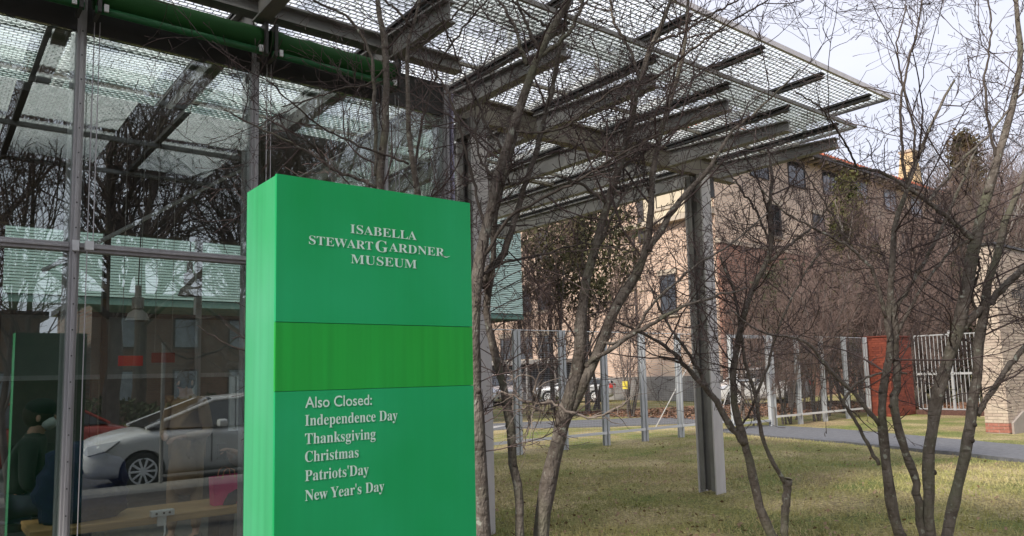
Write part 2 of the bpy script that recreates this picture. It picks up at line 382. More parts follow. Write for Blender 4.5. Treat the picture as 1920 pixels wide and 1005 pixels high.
o = link('grass', np_mesh('grass', V, np.arange(3 * n_).reshape(-1, 3), 'blade'))
tag(o, 'short patchy winter grass with dry straw-coloured blades covering the lawn', 'grass', kind='stuff')

# a few fallen leaves and broken twigs lying on the near lawn
nf = 1500; fx = np.concatenate([RNG.normal(5.2, 1.6, nf // 2), RNG.uniform(2.5, 15, nf // 2)]); fy = np.concatenate([RNG.normal(5.2, 1.7, nf // 2), RNG.uniform(2.5, 11.8, nf // 2)])
ok = (fx > 2.2) & ~((fy > 5.4) & (fx < 4.0)) & (fy > 2.2) & (fy < 11.9); fx = fx[ok]; fy = fy[ok]; nf = len(fx)
Pf = np.stack([fx, fy, np.array([gz(x, y) for x, y in zip(fx, fy)]) + 0.012], 1); a = RNG.uniform(0, 6.28, nf); sz = RNG.uniform(0.012, 0.035, nf)
dl = np.stack([np.cos(a) * sz, np.sin(a) * sz, RNG.uniform(-.01, .02, nf)], 1); dw = np.stack([-np.sin(a) * sz * .5, np.cos(a) * sz * .5, RNG.uniform(-.01, .02, nf)], 1)
V = np.stack([Pf - dl, Pf + dw, Pf + dl, Pf - dw], 1).reshape(-1, 3)
tag(link('fallen_leaves', np_mesh('fallen_leaves', V, np.arange(4 * nf).reshape(-1, 4), mat('pale_fallen_leaves', (0.36, 0.25, 0.15), 0.9, col2=(0.2, 0.13, 0.08), vscale=5))), 'scattered small brown leaves on the near lawn', 'leaves', kind='stuff')

# stone dust path winding from the gate towards the right
def ribbon(left, right, z, th, name, m):
    mb = MB(); n = len(left)
    for p, q in zip(left, right): mb.v += [(p[0], p[1], z), (q[0], q[1], z), (p[0], p[1], z - th), (q[0], q[1], z - th)]
    for k in range(n - 1):
        i = 4 * k; mb.f += [(i, i + 1, i + 5, i + 4), (i + 2, i + 6, i + 7, i + 3), (i, i + 4, i + 6, i + 2), (i + 1, i + 3, i + 7, i + 5)]
    mb.f += [(0, 2, 3, 1), (4 * n - 4, 4 * n - 3, 4 * n - 1, 4 * n - 2)]
    return structure(name, mb, m)
L_, Rr_ = [], []
for k in range(31):
    y = 12.4 - k / 30 * 14; wob = 0.05 * math.sin(k * 2.3) + 0.03 * math.sin(k * 5.1)
    L_.append((float(np.interp(y, PTH[0], PTH[1])) + wob, y)); Rr_.append((float(np.interp(y, PTH[0], PTH[2])) - wob * .7, y))
ribbon(L_, Rr_, 0.022, 0.12, 'gravel_path', 'gravel')
ribbon([(-2, 19.2), (10, 18.6), (14, 17.6), (17.5, 15.4), (19.5, 14.0)], [(-2, 21.6), (12, 21.2), (16, 20.0), (20, 17.8), (22.5, 16.2)], 0.016, 0.1, 'garden_path', 'gravel')
ribbon([(3, 17.6), (13.6, 18.2)], [(3, 19.0), (15.0, 19.1)], 0.022, 0.1, 'paved_slab_path', 'pale_paving')
structure('car_park', MB().box(14, 34, -0.2, 33, 70, 0.018), 'asphalt')
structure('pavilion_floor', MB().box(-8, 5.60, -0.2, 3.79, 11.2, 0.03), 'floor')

# ------------------------------------------------------------------ canopy
XB = [-3.93, -2.76, -1.59, -0.42, 0.75, 1.92, 3.09, 4.26, 5.43, 6.60, 7.77, 8.87]
XR = 9.25                                     # right edge of the canopy
def canopy_glass():
    m = bpy.data.materials.new('white_cast_canopy_glass'); m.use_nodes = True; t = m.node_tree; t.nodes.clear()
    o = t.nodes.new('ShaderNodeOutputMaterial')
    tl = t.nodes.new('ShaderNodeBsdfTranslucent'); tl.inputs[0].default_value = (0.96, 0.99, 0.975, 1)
    tcc = t.nodes.new('ShaderNodeTexCoord'); vo = t.nodes.new('ShaderNodeTexNoise'); vo.inputs['Scale'].default_value = 14; vo.inputs['Detail'].default_value = 3; t.links.new(tcc.outputs['Object'], vo.inputs['Vector'])
    rr_ = t.nodes.new('ShaderNodeValToRGB'); rr_.color_ramp.elements[0].position = .35; rr_.color_ramp.elements[1].position = .6; rr_.color_ramp.elements[0].color = (.66, .72, .69, 1); rr_.color_ramp.elements[1].color = (.98, 1, .99, 1); t.links.new(vo.outputs['Fac'], rr_.inputs[0]); t.links.new(rr_.outputs[0], tl.inputs[0])  # uneven tone stands in for the shading over each scale
    df = t.nodes.new('ShaderNodeBsdfDiffuse'); df.inputs[0].default_value = (0.5, 0.55, 0.53, 1)
    tr = t.nodes.new('ShaderNodeBsdfTransparent'); tr.inputs[0].default_value = (0.97, 1.0, 0.98, 1)
    gl = t.nodes.new('ShaderNodeBsdfGlossy'); gl.inputs['Roughness'].default_value = 0.15
    a = t.nodes.new('ShaderNodeMixShader'); a.inputs[0].default_value = 0.10; t.links.new(tl.outputs[0], a.inputs[1]); t.links.new(df.outputs[0], a.inputs[2])
    b = t.nodes.new('ShaderNodeMixShader'); b.inputs[0].default_value = 0.18; t.links.new(a.outputs[0], b.inputs[1]); t.links.new(tr.outputs[0], b.inputs[2])
    c = t.nodes.new('ShaderNodeMixShader'); c.inputs[0].default_value = 0.05; t.links.new(b.outputs[0], c.inputs[1]); t.links.new(gl.outputs[0], c.inputs[2])
    t.links.new(c.outputs[0], o.inputs[0]); return m
M['canopy_glass'] = canopy_glass()
M['frit'] = mat('grey_green_glass_ridge', (0.26, 0.285, 0.27), 0.5)
def pane_mesh(wd, dp, name):
    """one canopy pane: a sheet pressed into rows of small staggered scales, each bulging downwards"""
    cx, cy = 0.066, 0.058
    nx = max(2, int(wd / cx)); ny = max(2, int(dp / cy)); cx = wd / nx; cy = dp / ny
    V = []; Q = []
    for j in range(ny):
        off = 0.5 * cx if j % 2 else 0
        for i in range(nx + (1 if off else 0)):
            x0 = max(0, i * cx - off); x1 = min(wd, (i + 1) * cx - off); y0 = j * cy; y1 = y0 + cy
            b = len(V); xm = (x0 + x1) / 2
            # scale: front lip low, back high, bulge in the middle
            V += [(x0, y0, 0.0), (xm, y0, -0.008), (x1, y0, 0.0), (x0, y1, 0.018), (xm, y1, 0.007), (x1, y1, 0.018)]
            Q += [(b, b + 1, b + 4, b + 3), (b + 1, b + 2, b + 5, b + 4)]
    return np_mesh(name, np.array(V), np.array(Q), 'canopy_glass')
def ridge_mesh(wd, dp, name):
    """dark joint lines between the scales"""
    cx, cy = 0.066, 0.058
    nx = max(2, int(wd / cx)); ny = max(2, int(dp / cy)); cx = wd / nx; cy = dp / ny
    V = []; Q = []
    def bar(x0, y0, x1, y1, z0, z1):
        b = len(V); V.extend([(x0, y0, z0), (x1, y0, z0), (x1, y1, z0), (x0, y1, z0), (x0, y0, z1), (x1, y0, z1), (x1, y1, z1), (x0, y1, z1)])
        Q.extend([(b, b + 3, b + 2, b + 1), (b, b + 1, b + 5, b + 4), (b + 1, b + 2, b + 6, b + 5), (b + 2, b + 3, b + 7, b + 6), (b + 3, b, b + 4, b + 7)])
    for j in range(ny + 1): bar(0, j * cy - 0.0031, wd, j * cy + 0.0031, -0.003, 0.0025)
    for j in range(ny):
        off = 0.5 * cx if j % 2 else 0
        for i in range(nx + 1):
            x = i * cx - off
            if 0.002 < x < wd - 0.002: bar(x - 0.0026, j * cy + 0.0044, x + 0.0026, (j + 1) * cy - 0.0044, -0.004, 0.001)
    return np_mesh(name, np.array(V), np.array(Q), 'frit')
can = thing('glass_canopy', 'large overhanging glass canopy on grey steel beams above the lawn and glass pavilion', 'canopy', (4.6, 6.2, 0))
_pm = {}
def pane(x0, x1, y0, y1, z):
    k = (round(x1 - x0, 2), round(y1 - y0, 2))
    if k not in _pm: _pm[k] = (pane_mesh(x1 - x0 - 0.03, y1 - y0 - 0.02, 'glass_pane'), ridge_mesh(x1 - x0 - 0.03, y1 - y0 - 0.02, 'glass_ridges'))
    p = link('glass_pane', _pm[k][0], can, (x0 + 0.015, y0 + 0.01, z))
    r = link('glass_ridges', _pm[k][1]); r.parent = p; stuff(r)
xs_p = XB + [XR]
T1Y = (4.02, 5.18); T1Z, T2Z = 4.90, 4.66
t2 = [4.46, 5.72, 6.98, 8.24, 9.50, 10.76, 11.55]
for i in range(len(xs_p) - 1):
    pane(xs_p[i], xs_p[i + 1], *T1Y, T1Z + 0.012)
    for j in range(len(t2) - 1):
        pane(xs_p[i], xs_p[i + 1], t2[j], t2[j + 1], T2Z + 0.012)
for x0, x1 in ((-0.42, 0.70), (0.78, 1.92), (2.42, 3.55)):
    for y0, y1 in ((-1.15, 0.42), (0.62, 2.15), (2.40, 3.88)):
        pane(x0, x1, y0, y1, 4.97)
    tbar_ = MB().box(x0 - 0.035, -1.2, 4.90, x0 + 0.035, 3.95, 4.955); tbar_.build('glazing_bar', 'steel_dark', can)
for y in (-1.2, 0.5, 2.2, 3.95): MB().box(-0.5, y, 4.84, 3.6, y + 0.06, 4.898).build('cross_rail', 'steel', can)
# edge channels
MB().box(XB[0], 3.985, T1Z - 0.005, XR + 0.02, 4.018, T1Z + 0.05).build('edge_channel', 'steel_light', can)
MB().box(XB[0], 4.43, T2Z - 0.005, XR + 0.02, 4.458, T2Z + 0.035).build('edge_channel', 'steel', can)
MB().box(XR + 0.002, 4.0185, T1Z - 0.01, XR + 0.028, 5.2, T1Z + 0.04).build('edge_channel', 'steel_dark', can)
MB().box(XR + 0.002, 4.4585, T2Z - 0.01, XR + 0.028, 11.55, T2Z + 0.03).build('edge_channel', 'steel', can)
for j, y in enumerate(t2[1:-1]):
    if j % 2 == 0: MB().box(XB[0], y - 0.015, T2Z - 0.03, XR, y + 0.015, T2Z - 0.002).build('cross_rail', 'steel_olive', can)
def tbar(x, y0, y1, z, parent):
    mb = MB().box(x - 0.035, y0, z - 0.028, x + 0.035, y1, z - 0.002); mb.box(x - 0.010, y0 + 0.01, z - 0.062, x + 0.010, y1 - 0.01, z - 0.0285)
    mb.box(x - 0.028, y0 + 0.01, z - 0.072, x + 0.028, y1 - 0.01, z - 0.0625); return mb
for x in XB + [XR - 0.05]:
    if x < XR - 0.1: tbar(x, 4.05, 4.95, T1Z, can).build('glazing_bar', 'steel_dark', can)
    if x < XR - 0.1: tbar(x, 4.48, 11.4, T2Z, can).build('glazing_bar', 'steel_dark', can)
    # thick rails seen blurred through the glass, between the two tiers
    MB().box(x + 0.22, 5.2, 4.80, x + 0.30, 11.3, 4.88).build('upper_rail', 'steel', can)
for y in (5.05, 7.6, 10.1): MB().box(XB[0], y, 4.81, XR - 0.1, y + 0.07, 4.87).build('upper_rail', 'steel', can)
def beam(x, y0, y1, zb, zt0, zt1):
    """tapering rolled beam along Y: web with top and bottom flanges and a folded end plate"""
    mb = MB(); b = 0.055
    ym = min(y1, 7.2)
    web = [(y0, zb), (y0, zt0), (ym, zt1), (y1, zt1), (y1, zb)]
    mb.prism([(p[0], p[1]) for p in web], 0, x - 0.006, x + 0.006)
    for s in (-1, 1):
        a0, a1 = sorted((x + s * 0.0065, x + s * b))
        mb.box(a0, y0, zb - 0.0, a1, y1, zb + 0.016)
        i = len(mb.v)
        for yy, z in ((y0, zt0), (ym, zt1), (y1, zt1)):
            mb.v += [(a0, yy, z - 0.016), (a1, yy, z - 0.016), (a1, yy, z), (a0, yy, z)]
        for k in (0, 4):
            for c in range(4): mb.f.append((i + k + c, i + k + (c + 1) % 4, i + k + 4 + (c + 1) % 4, i + k + 4 + c))
        mb.f += [(i, i + 1, i + 2, i + 3), (i + 8, i + 11, i + 10, i + 9)]
    bm_ = mb.build('beam', 'steel', can)
    # bolt heads in pairs on the web
    bo = MB(); y = y0 + 0.35
    while y < min(y1, 9.5):
        for zz in (zb + 0.05, zb + 0.10): bo.tube([(x - 0.0062, y, zz), (x - 0.018, y, zz)], 0.008, 6)
        y += 0.8
    q = bo.build('bolts', 'steel_dark', bm_); stuff(q)
for x in XB:
    if x < 3.5:
        if x > 0: beam(x, 4.56, 5.44, 4.34, 4.52, 4.57)
        else: beam(x, 4.56, 5.44, 4.34, 4.52, 4.57)
        beam(x, 5.56, 11.3, 4.36, 4.56, 4.60)
    else:
        beam(x, 4.50, 6.26, 4.34, 4.47, 4.57); beam(x, 6.42, 11.3, 4.34, 4.575, 4.58)
    if x > -1:
        for y in ((4.9, 5.25, 7.4, 9.8) if x > 3.5 else (5.0, 7.4)):
            MB().box(x - 0.012, y, 4.57, x + 0.012, y + 0.045, T1Z - 0.003).build('hanger_strut', 'steel', can)
# cross beams along X
def xbeam(x0, x1, y, zb, zt, m, b=0.065):
    mb = MB().box(x0, y - 0.006, zb + 0.018, x1, y + 0.006, zt - 0.018)
    mb.box(x0, y - b, zb, x1, y + b, zb + 0.0178); mb.box(x0, y - b, zt - 0.0178, x1, y + b, zt)
    return mb.build('cross_beam', m, can)
xbeam(4.34, 9.3, 6.34, 4.34, 4.62, 'steel_olive')
xbeam(-4.0, 3.82, 5.5, 4.425, 4.56, 'steel')
xbeam(-4.0, 9.0, 11.36, 4.30, 4.56, 'steel')
xbeam(3.9, 9.0, 8.6, 4.585, 4.625, 'steel_olive', 0.04)
# columns
def column(x, y, h):
    r = local(thing('canopy_column', '', 'column', (x, y, 0), 'steel columns carrying the canopy'))
    b, d, t = 0.10, 0.15, 0.022
    MB().box(-b, -d, -0.1, b, -d + t, h).build('front_flange', 'steel_light', r)
    MB().box(-b, d - t, -0.1, b, d, h).build('rear_flange', 'steel_light', r)
    MB().box(-0.012, -d + t + 0.001, 0, 0.012, d - t - 0.001, h).build('web', 'steel', r)  # web and lips take darker steel, painting in the shade between the flanges
    MB().box(-b + 0.02, -d + t + 0.001, 0, -b + 0.035, -0.05, h).build('web_lip', 'steel', r)
    MB().box(-b + 0.02, 0.05, 0, -b + 0.035, d - t - 0.001, h).build('web_lip', 'steel', r)
    return r
c1 = column(8.435, 6.34, 4.335); c1['label'] = 'tall light grey steel column standing alone on the open lawn, right of centre'
c2 = column(4.55, 6.34, 4.335); c2['label'] = 'light grey steel column just right of the green sign, behind the nearest trunks'
MB().box(-0.12, -0.16, 4.16, 0.12, 0.16, 4.337).build('head_plate', 'steel', c2)
MB().box(0.104, -0.1, 4.04, 0.26, 0.08, 4.333).build('bracket', 'steel_dark', c1)

# ------------------------------------------------------------------ glass pavilion
YG = 5.65
pav = thing('glass_pavilion', 'glass walled pavilion with aluminium mullions filling the left of the picture', 'building', (1, YG, 0))
MX = [-2.81, -1.62, -0.43, 0.763, 1.955, 3.093, 3.742]
ZT = 2.527
for i in range(len(MX) - 1):
    for z0, z1 in ((0.10, ZT - 0.03), (ZT + 0.03, 4.03)):
        MB().box(MX[i] + 0.03, YG - 0.008, z0, MX[i + 1] - 0.03, YG + 0.008, z1).build('glass_pane', 'pane', pav)
for i, x in enumerate(MX):
    m_ = MB().box(x - 0.028, YG - 0.05, 0, x + 0.028, YG + 0.05, 4.34).box(x - 0.012, YG - 0.075, 0, x + 0.012, YG - 0.0505, 4.05)
    m_.box(x - 0.045, YG + 0.0505, 0, x + 0.045, YG + 0.13, 4.03)
    mo = m_.build('mullion', 'alu', pav, bevel=0.003)
    rv = MB()
    for k in range(24): rv.tube([(x + 0.0, YG - 0.0752, 0.1 + k * 0.17), (x, YG - 0.079, 0.1 + k * 0.17)], 0.005, 6)
    q = rv.build('rivets', 'steel_dark', mo); stuff(q)
    if 0 < i < 6:
        for dx in (0.062, 0.095): MB().tube([(x + dx, YG - 0.12, 0.3 if dx < 0.07 else ZT), (x + dx, YG - 0.12, 4.08)], 0.0035, 6).build('blind_cable', 'alu', pav)
        MB().box(x - 0.02, YG - 0.10, ZT - 0.035, x + 0.02, YG - 0.0755, ZT + 0.035).box(x + 0.05, YG - 0.135, ZT - 0.03, x + 0.10, YG - 0.105, ZT + 0.03).build('bracket', 'galv_bright', pav)
for i in range(len(MX) - 1):
    a, b = MX[i] + 0.029, MX[i + 1] - 0.029
    MB().box(a, YG - 0.035, ZT - 0.03, b, YG + 0.05, ZT + 0.03).box(a, YG - 0.052, ZT - 0.008, b, YG - 0.0352, ZT + 0.008).build('transom', 'alu', pav, bevel=0.003)
    MB().box(a, YG - 0.04, 0.0, b, YG + 0.05, 0.10).build('sill', 'alu', pav)
    MB().box(a, YG - 0.03, 4.031, b, YG + 0.03, 4.34).build('head_panel', 'steel_dark', pav)
MB().box(3.742 + .03, YG - .09, 0, 3.742 + .05, YG + .02, 4.25).build('corner_fin', mat('lilac_edge_glass', (0.42, 0.40, 0.56), .25), pav)
# side wall of the pavilion
SY = [5.65, 6.85, 8.05, 9.25, 10.45, 11.2]
for i in range(5):
    for z0, z1 in ((0.10, ZT - 0.03), (ZT + 0.03, 4.2)):
        MB().box(3.734, SY[i] + 0.06, z0, 3.75, SY[i + 1] - 0.03, z1).build('glass_pane', 'pane', pav)
    MB().box(3.71, SY[i] + 0.061, ZT - 0.03, 3.775, SY[i + 1] - 0.031, ZT + 0.03).build('transom', 'alu', pav)
    if i: MB().box(3.70, SY[i] - 0.03, 0, 3.78, SY[i] + 0.03, 4.2).build('mullion', 'alu', pav)
# back wall
BX = np.arange(-4.05, 3.8, 1.19)
for i, x in enumerate(BX):
    MB().box(x - 0.04, 11.1, 0, x + 0.04, 11.22, 4.2).build('rear_mullion', 'steel_dark' if i % 3 else 'alu', pav)
for z in (2.55, 1.72):
    MB().box(-8, 11.12, z - 0.03, 3.7, 11.2, z + 0.03).build('rear_transom', 'alu' if z < 2 else 'steel_dark', pav)
MB().box(-8, 11.15, 1.75, 3.7, 11.17, 2.52).build('rear_board', 'ltgrey', pav)
MB().box(-8, 11.15, 0.03, 3.7, 11.17, 0.9).build('rear_low_panel', 'steel_dark', pav)
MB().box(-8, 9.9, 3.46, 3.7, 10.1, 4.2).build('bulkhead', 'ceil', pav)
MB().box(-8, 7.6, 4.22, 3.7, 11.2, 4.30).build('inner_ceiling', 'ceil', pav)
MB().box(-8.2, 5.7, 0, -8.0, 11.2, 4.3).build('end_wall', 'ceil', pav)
for x0, x1, z0, z1 in ((-1.2, 0.0, 0.05, 3.0),): MB().box(x0, 10.2, z0, x1, 10.4, z1).build('blue_panel', mat('dull_blue_board', (0.07, 0.09, 0.16), 0.6), pav)
MB().box(-1.2, 10.15, 2.35, 0.0, 10.195, 3.0).build('red_panel', mat('dull_red_board', (0.25, 0.03, 0.03), 0.6), pav)
# diagonal tie rods inside the upper glass
for x0, x1 in ((0.9, 3.0), (-1.6, 0.2)):
    MB().tube([(x0, 8.6, 2.75), (x1, 8.6, 4.2)], 0.022, 8).build('tie_rod', 'galv', pav)
# rolled awnings above the glass
def awning(x0, x1, label):
    r = thing('rolled_awning', label, 'awning', (x0, 5.42, 4.1), 'rolled green awnings above the glass wall')
    n = 14; mb = MB()
    pts = [(x0 + (x1 - x0) * k / n, 5.42, 4.205 + 0.003 * math.sin(k * 1.7)) for k in range(n + 1)]
    mb.tube(pts, [0.088 + 0.003 * math.sin(k * 2.1) for k in range(n + 1)], 20); mb.build('canvas_roll', 'green_fabric', r, smooth=True)
    MB().tube([(x0, 5.35, 4.085), (x1, 5.35, 4.085)], 0.026, 12).build('hem_bar', mat('green_painted_bar', (0.008, 0.11, 0.03), 0.5), r, smooth=True)
    for x in (x0 + 0.02, x1 - 0.02): MB().box(x - 0.012, 5.31, 4.06, x + 0.012, 5.50, 4.31).build('end_bracket', 'steel_dark', r)
    for x in (x0 + 0.06, x1 - 0.06): MB().box(x - 0.014, 5.315, 4.07, x + 0.014, 5.345, 4.12).build('clip', 'white', r)
awning(1.99, 3.10, 'green rolled canvas awning nearest the glass corner, above the sign')
awning(0.80, 1.955, 'green rolled canvas awning in the middle, above the wide glass bay')
awning(-1.60, 0.735, 'green rolled canvas awning at the far left, mostly out of the picture')

# bench seat inside, with its socket box and the shopping bag
bn = thing('bench', 'long oak bench running behind the glass wall', 'bench', (1, 6.3, 0))
MB().box(0.62, 6.05, 0.575, 3.6, 6.62, 0.63).build('seat', 'timber', bn, bevel=0.006)
for x in (0.8, 2.2, 3.4): MB().box(x, 6.15, 0.03, x + 0.06, 6.5, 0.574).build('leg', 'steel_dark', bn)
so = thing('socket_box', 'white twin power outlet on the front edge of the bench', 'socket', (1.44, 6.02, 0.6))
MB().box(1.365, 6.0, 0.632, 1.525, 6.06, 0.675).build('housing', 'white', so, bevel=0.004)
MB().box(1.415, 6.025, 0.56, 1.475, 6.049, 0.631).build('plate', 'white', so)
for x in (1.40, 1.45, 1.49): MB().box(x - 0.007, 5.995, 0.648, x + 0.007, 5.9995, 0.662).build('outlet', 'steel_dark', so)
MB().tube([(1.46, 6.02, 0.60), (1.455, 5.98, 0.52), (1.43, 5.97, 0.42), (1.39, 5.98, 0.25), (1.36, 6.0, 0.05)], 0.007, 6).build('cable', 'white', so, smooth=True)
pk = mat('magenta_paper', (0.80, 0.05, 0.24), 0.45, var=0.12, vscale=6)
bag = thing('shopping_bag', 'bright pink paper shopping bag with cord handles on the bench', 'bag', (1.96, 6.22, 0.63))
mb = MB(); mb.v = [(1.86, 6.18, 0.632), (2.08, 6.18, 0.632), (2.08, 6.28, 0.632), (1.86, 6.28, 0.632), (1.85, 6.17, 0.85), (2.085, 6.17, 0.86), (2.085, 6.29, 0.86), (1.85, 6.29, 0.85)]
mb.f = [(0, 1, 2, 3), (0, 4, 5, 1), (1, 5, 6, 2), (2, 6, 7, 3), (3, 7, 4, 0)]; mb.build('paper_bag', pk, bag)
for y in (6.168, 6.292): MB().tube([(1.92, y, 0.84), (1.93, y - 0.01, 0.90), (1.97, y, 0.925), (2.01, y - 0.01, 0.90), (2.02, y, 0.84)], 0.005, 6).build('handle', mat('peach_cord', (0.6, 0.25, 0.15), 0.7), bag)
def pendant(x, y, z, lab):
    r = thing('pendant_lamp', lab, 'lamp', (x, y, z), 'black pendant lamps inside the pavilion')
    MB().tube([(x, y, z + 0.35), (x, y, z + 0.24), (x, y, z + 0.23), (x, y, z + 0.12), (x, y, z + 0.11)], [0.03, 0.03, 0.055, 0.055, 0.03], 14).build('lamp_housing', 'steel', r, smooth=False)
    MB().tube([(x, y, z + 0.112), (x, y, z + 0.07), (x, y, z)], [0.04, 0.085, 0.11], 18, cap=False).build('lamp_shade', 'steel', r, smooth=True)
    MB().tube([(x, y, z + 0.03), (x, y, z + 0.035)], 0.06, 14).build('lamp_lens', 'galv', r)
    MB().tube([(x, y, z + 0.35), (x + 0.012, y, z + 0.9), (x, y, 4.2)], 0.006, 6).build('cord', 'black', r)
pendant(2.13, 8.0, 2.50, 'grey pendant lamp nearer the middle of the glass, beside the green sign')
pendant(1.65, 8.0, 2.23, 'grey pendant lamp hanging lower, behind the left bay of glass')
for x, z, dim in ((1.62, 1.84, 0), (1.92, 1.87, 1)):
    s_ = thing('wall_sign', 'small bright red plate hanging inside the pavilion' if not dim else 'small dull red plate hanging to the right of the brighter one', 'sign', (x, 8.1, z))
    MB().box(x - 0.11, 8.1, z - 0.05, x + 0.11, 8.12, z + 0.05).build('plate', 'red_paint' if not dim else mat('dark_red', (0.2, 0.02, 0.02), 0.5), s_)
    for dx in (-0.08, 0.08): MB().tube([(x + dx, 8.11, z + 0.0505), (x + dx, 8.11, 4.2)], 0.003, 5).build('hanging_wire', 'steel', s_)

# ------------------------------------------------------------------ green entrance sign
def sign_mat(name, c, c2, streak=0.975):
    m = mat(name, c, 0.33, spec=0.45, bump=0.06, bscale=3); t = m.node_tree; b = t.nodes['Principled BSDF']
    tc = t.nodes.new('ShaderNodeTexCoord')
    def nz(sc_, st, d=5):
        mp = t.nodes.new('ShaderNodeMapping'); mp.inputs['Scale'].default_value = st; t.links.new(tc.outputs['Object'], mp.inputs[0])
        n = t.nodes.new('ShaderNodeTexNoise'); n.inputs['Scale'].default_value = sc_; n.inputs['Detail'].default_value = d; t.links.new(mp.outputs[0], n.inputs['Vector']); return n.outputs['Fac']
    r = t.nodes.new('ShaderNodeValToRGB'); r.color_ramp.elements[0].position = 0.3; r.color_ramp.elements[1].position = 0.72
    r.color_ramp.elements[0].color = (*c, 1); r.color_ramp.elements[1].color = (*c2, 1)
    t.links.new(nz(2.2, (1, 1, 0.8)), r.inputs[0])
    s = t.nodes.new('ShaderNodeMapRange'); s.inputs[1].default_value = 0.35; s.inputs[2].default_value = 0.65; s.inputs[3].default_value = streak; s.inputs[4].default_value = 1.02
    t.links.new(nz(38, (1, 1, 0.03), 6), s.inputs[0])
    mm = t.nodes.new('ShaderNodeVectorMath'); mm.operation = 'SCALE'; t.links.new(r.outputs[0], mm.inputs[0]); t.links.new(s.outputs[0], mm.inputs['Scale'])
    t.links.new(mm.outputs[0], b.inputs['Base Color']); return m
M['sign'] = sign_mat('sign_green', (0.008, 0.375, 0.100), (0.024, 0.46, 0.180))
M['sign_mid'] = sign_mat('sign_leaf_green', (0.022, 0.41, 0.045), (0.024, 0.45, 0.075), 0.86)
M['sign_side'] = sign_mat('sign_side_sheen_green', (0.040, 0.40, 0.14), (0.10, 0.46, 0.24), 0.88)  # whiter green: the side's sky sheen is put into the base colour
M['sign_txt'] = mat('sign_lettering', (0.66, 0.88, 0.78), 0.5, var=0.04, vscale=60)
SX0, SX1, SY0, SY1, STOP = 0.741, 1.389, 1.95, 2.19, 2.168
sg = thing('museum_sign', 'tall bright green monolith sign with white museum lettering in front of the glass', 'sign', (1.06, 2.07, 0))
j1, j2 = 1.760, 1.573
MB().box(SX0 + 0.0015, SY0 + 0.012, 0.0, SX1 - 0.0015, SY1, STOP - 0.002).build('core', 'sign_side', sg)
MB().box(SX0 + 0.002, SY1 + 0.0005, 0.02, SX1 - 0.002, SY1 + 0.006, STOP - 0.003).build('back_panel', mat('sign_back_shade_green', (0.004, 0.075, 0.026), 0.6), sg)  # darker green puts the shade of the unlit back into the colour
MB().box(SX0, SY0, j1 + 0.0007, SX1, SY0 + 0.0118, STOP).build('upper_panel', 'sign', sg)
MB().box(SX0, SY0 + 0.0006, j2 + 0.0007, SX1, SY0 + 0.0118, j1 - 0.0007).build('middle_panel', 'sign_mid', sg)['label'] = 'lighter leaf green middle panel'
MB().box(SX0, SY0, 0.02, SX1, SY0 + 0.0118, j2 - 0.0007).build('lower_panel', 'sign', sg)
def serif(s):
    o = ''
    for c in s:
        if 'A' <= c <= 'Z': o += chr(0x1D400 + ord(c) - 65)
        elif 'a' <= c <= 'z': o += chr(0x1D41A + ord(c) - 97)
        else: o += c
    return o
def lettering(s, p0, p1, capz, m, parent, name='lettering', plane=None, thin=0.0, use_serif=True, space=1.0, descend=False):
    """print s on a wall; p0,p1 = (x,z) of the baseline's two ends, capz = cap height"""
    cu = bpy.data.curves.new('lettering', 'FONT'); cu.body = serif(s) if use_serif else s; cu.size = 1; cu.offset = thin; cu.extrude = 0.0; cu.space_character = space; cu.resolution_u = 4
    ob = bpy.data.objects.new('tmp', cu); COL.objects.link(ob); bpy.context.view_layer.update()
    me = bpy.data.meshes.new_from_object(ob.evaluated_get(bpy.context.evaluated_depsgraph_get())); bpy.data.objects.remove(ob)
    co = np.empty(len(me.vertices) * 3); me.vertices.foreach_get('co', co); co = co.reshape(-1, 3)
    x0, x1 = co[:, 0].min(), co[:, 0].max(); wd = p1[0] - p0[0]
    nx = (co[:, 0] - x0) / (x1 - x0) * wd; nz = co[:, 1] * capz / 0.69
    out = np.stack([p0[0] + nx, np.full(len(co), plane), p0[1] + (p1[1] - p0[1]) * nx / wd + nz], 1)
    me.vertices.foreach_set('co', out.ravel()); me.update(); me.materials.clear(); me.materials.append(M[m]); me.name = name
    return link(name, me, parent)
def sgn(s, a, b, cap, **k):
    p, q = at_y(*a, SY0), at_y(*b, SY0); z = (p[2] + q[2]) / 2
    t = at_y(a[0], a[1] - cap, SY0)[2] - p[2]
    return lettering(s, (p[0], z), (q[0], z), t, 'sign_txt', sg, plane=SY0 - 0.0012, **k)
sgn('ISABELLA', (656.6, 436.8), (780.8, 450.4), 16.6, thin=-0.004)
sgn('STEWART', (579, 458.3), (699, 468.3), 16.4, thin=-0.004)
sgn('G', (704, 471.4), (727, 473.8), 21.5, thin=-0.004)
sgn('ARDNER', (729, 472), (833, 480.3), 16.2, thin=-0.004)
sgn('MUSEUM', (657.5, 493.5), (781, 503.4), 17, thin=-0.004)
# swash on the last R
sw = MB(); pts = [at_y(u, v, SY0) for u, v in ((829, 478.6), (833, 481.5), (837, 482.6), (843.5, 480.3))]
for k in range(3):
    a_, b_ = pts[k], pts[k + 1]; wa, wb = (0.0022, 0.0019, 0.0014, 0.0003)[k:k + 2]; i = len(sw.v)
    sw.v += [(a_[0], SY0 - 0.0012, a_[2] - wa), (b_[0], SY0 - 0.0012, b_[2] - wb), (b_[0], SY0 - 0.0012, b_[2] + wb), (a_[0], SY0 - 0.0012, a_[2] + wa)]; sw.f.append((i, i + 1, i + 2, i + 3))
sw.build('lettering', 'sign_txt', sg)
sgn('Also Closed:', (571.8, 764.6), (697, 759), 20.5, use_serif=False, thin=0.008)
sgn('Independence Day', (571.5, 796.5), (745, 789), 20.5, thin=0.0)
sgn('Thanksgiving', (571.5, 831), (704, 824.5), 20.5, thin=0.0)
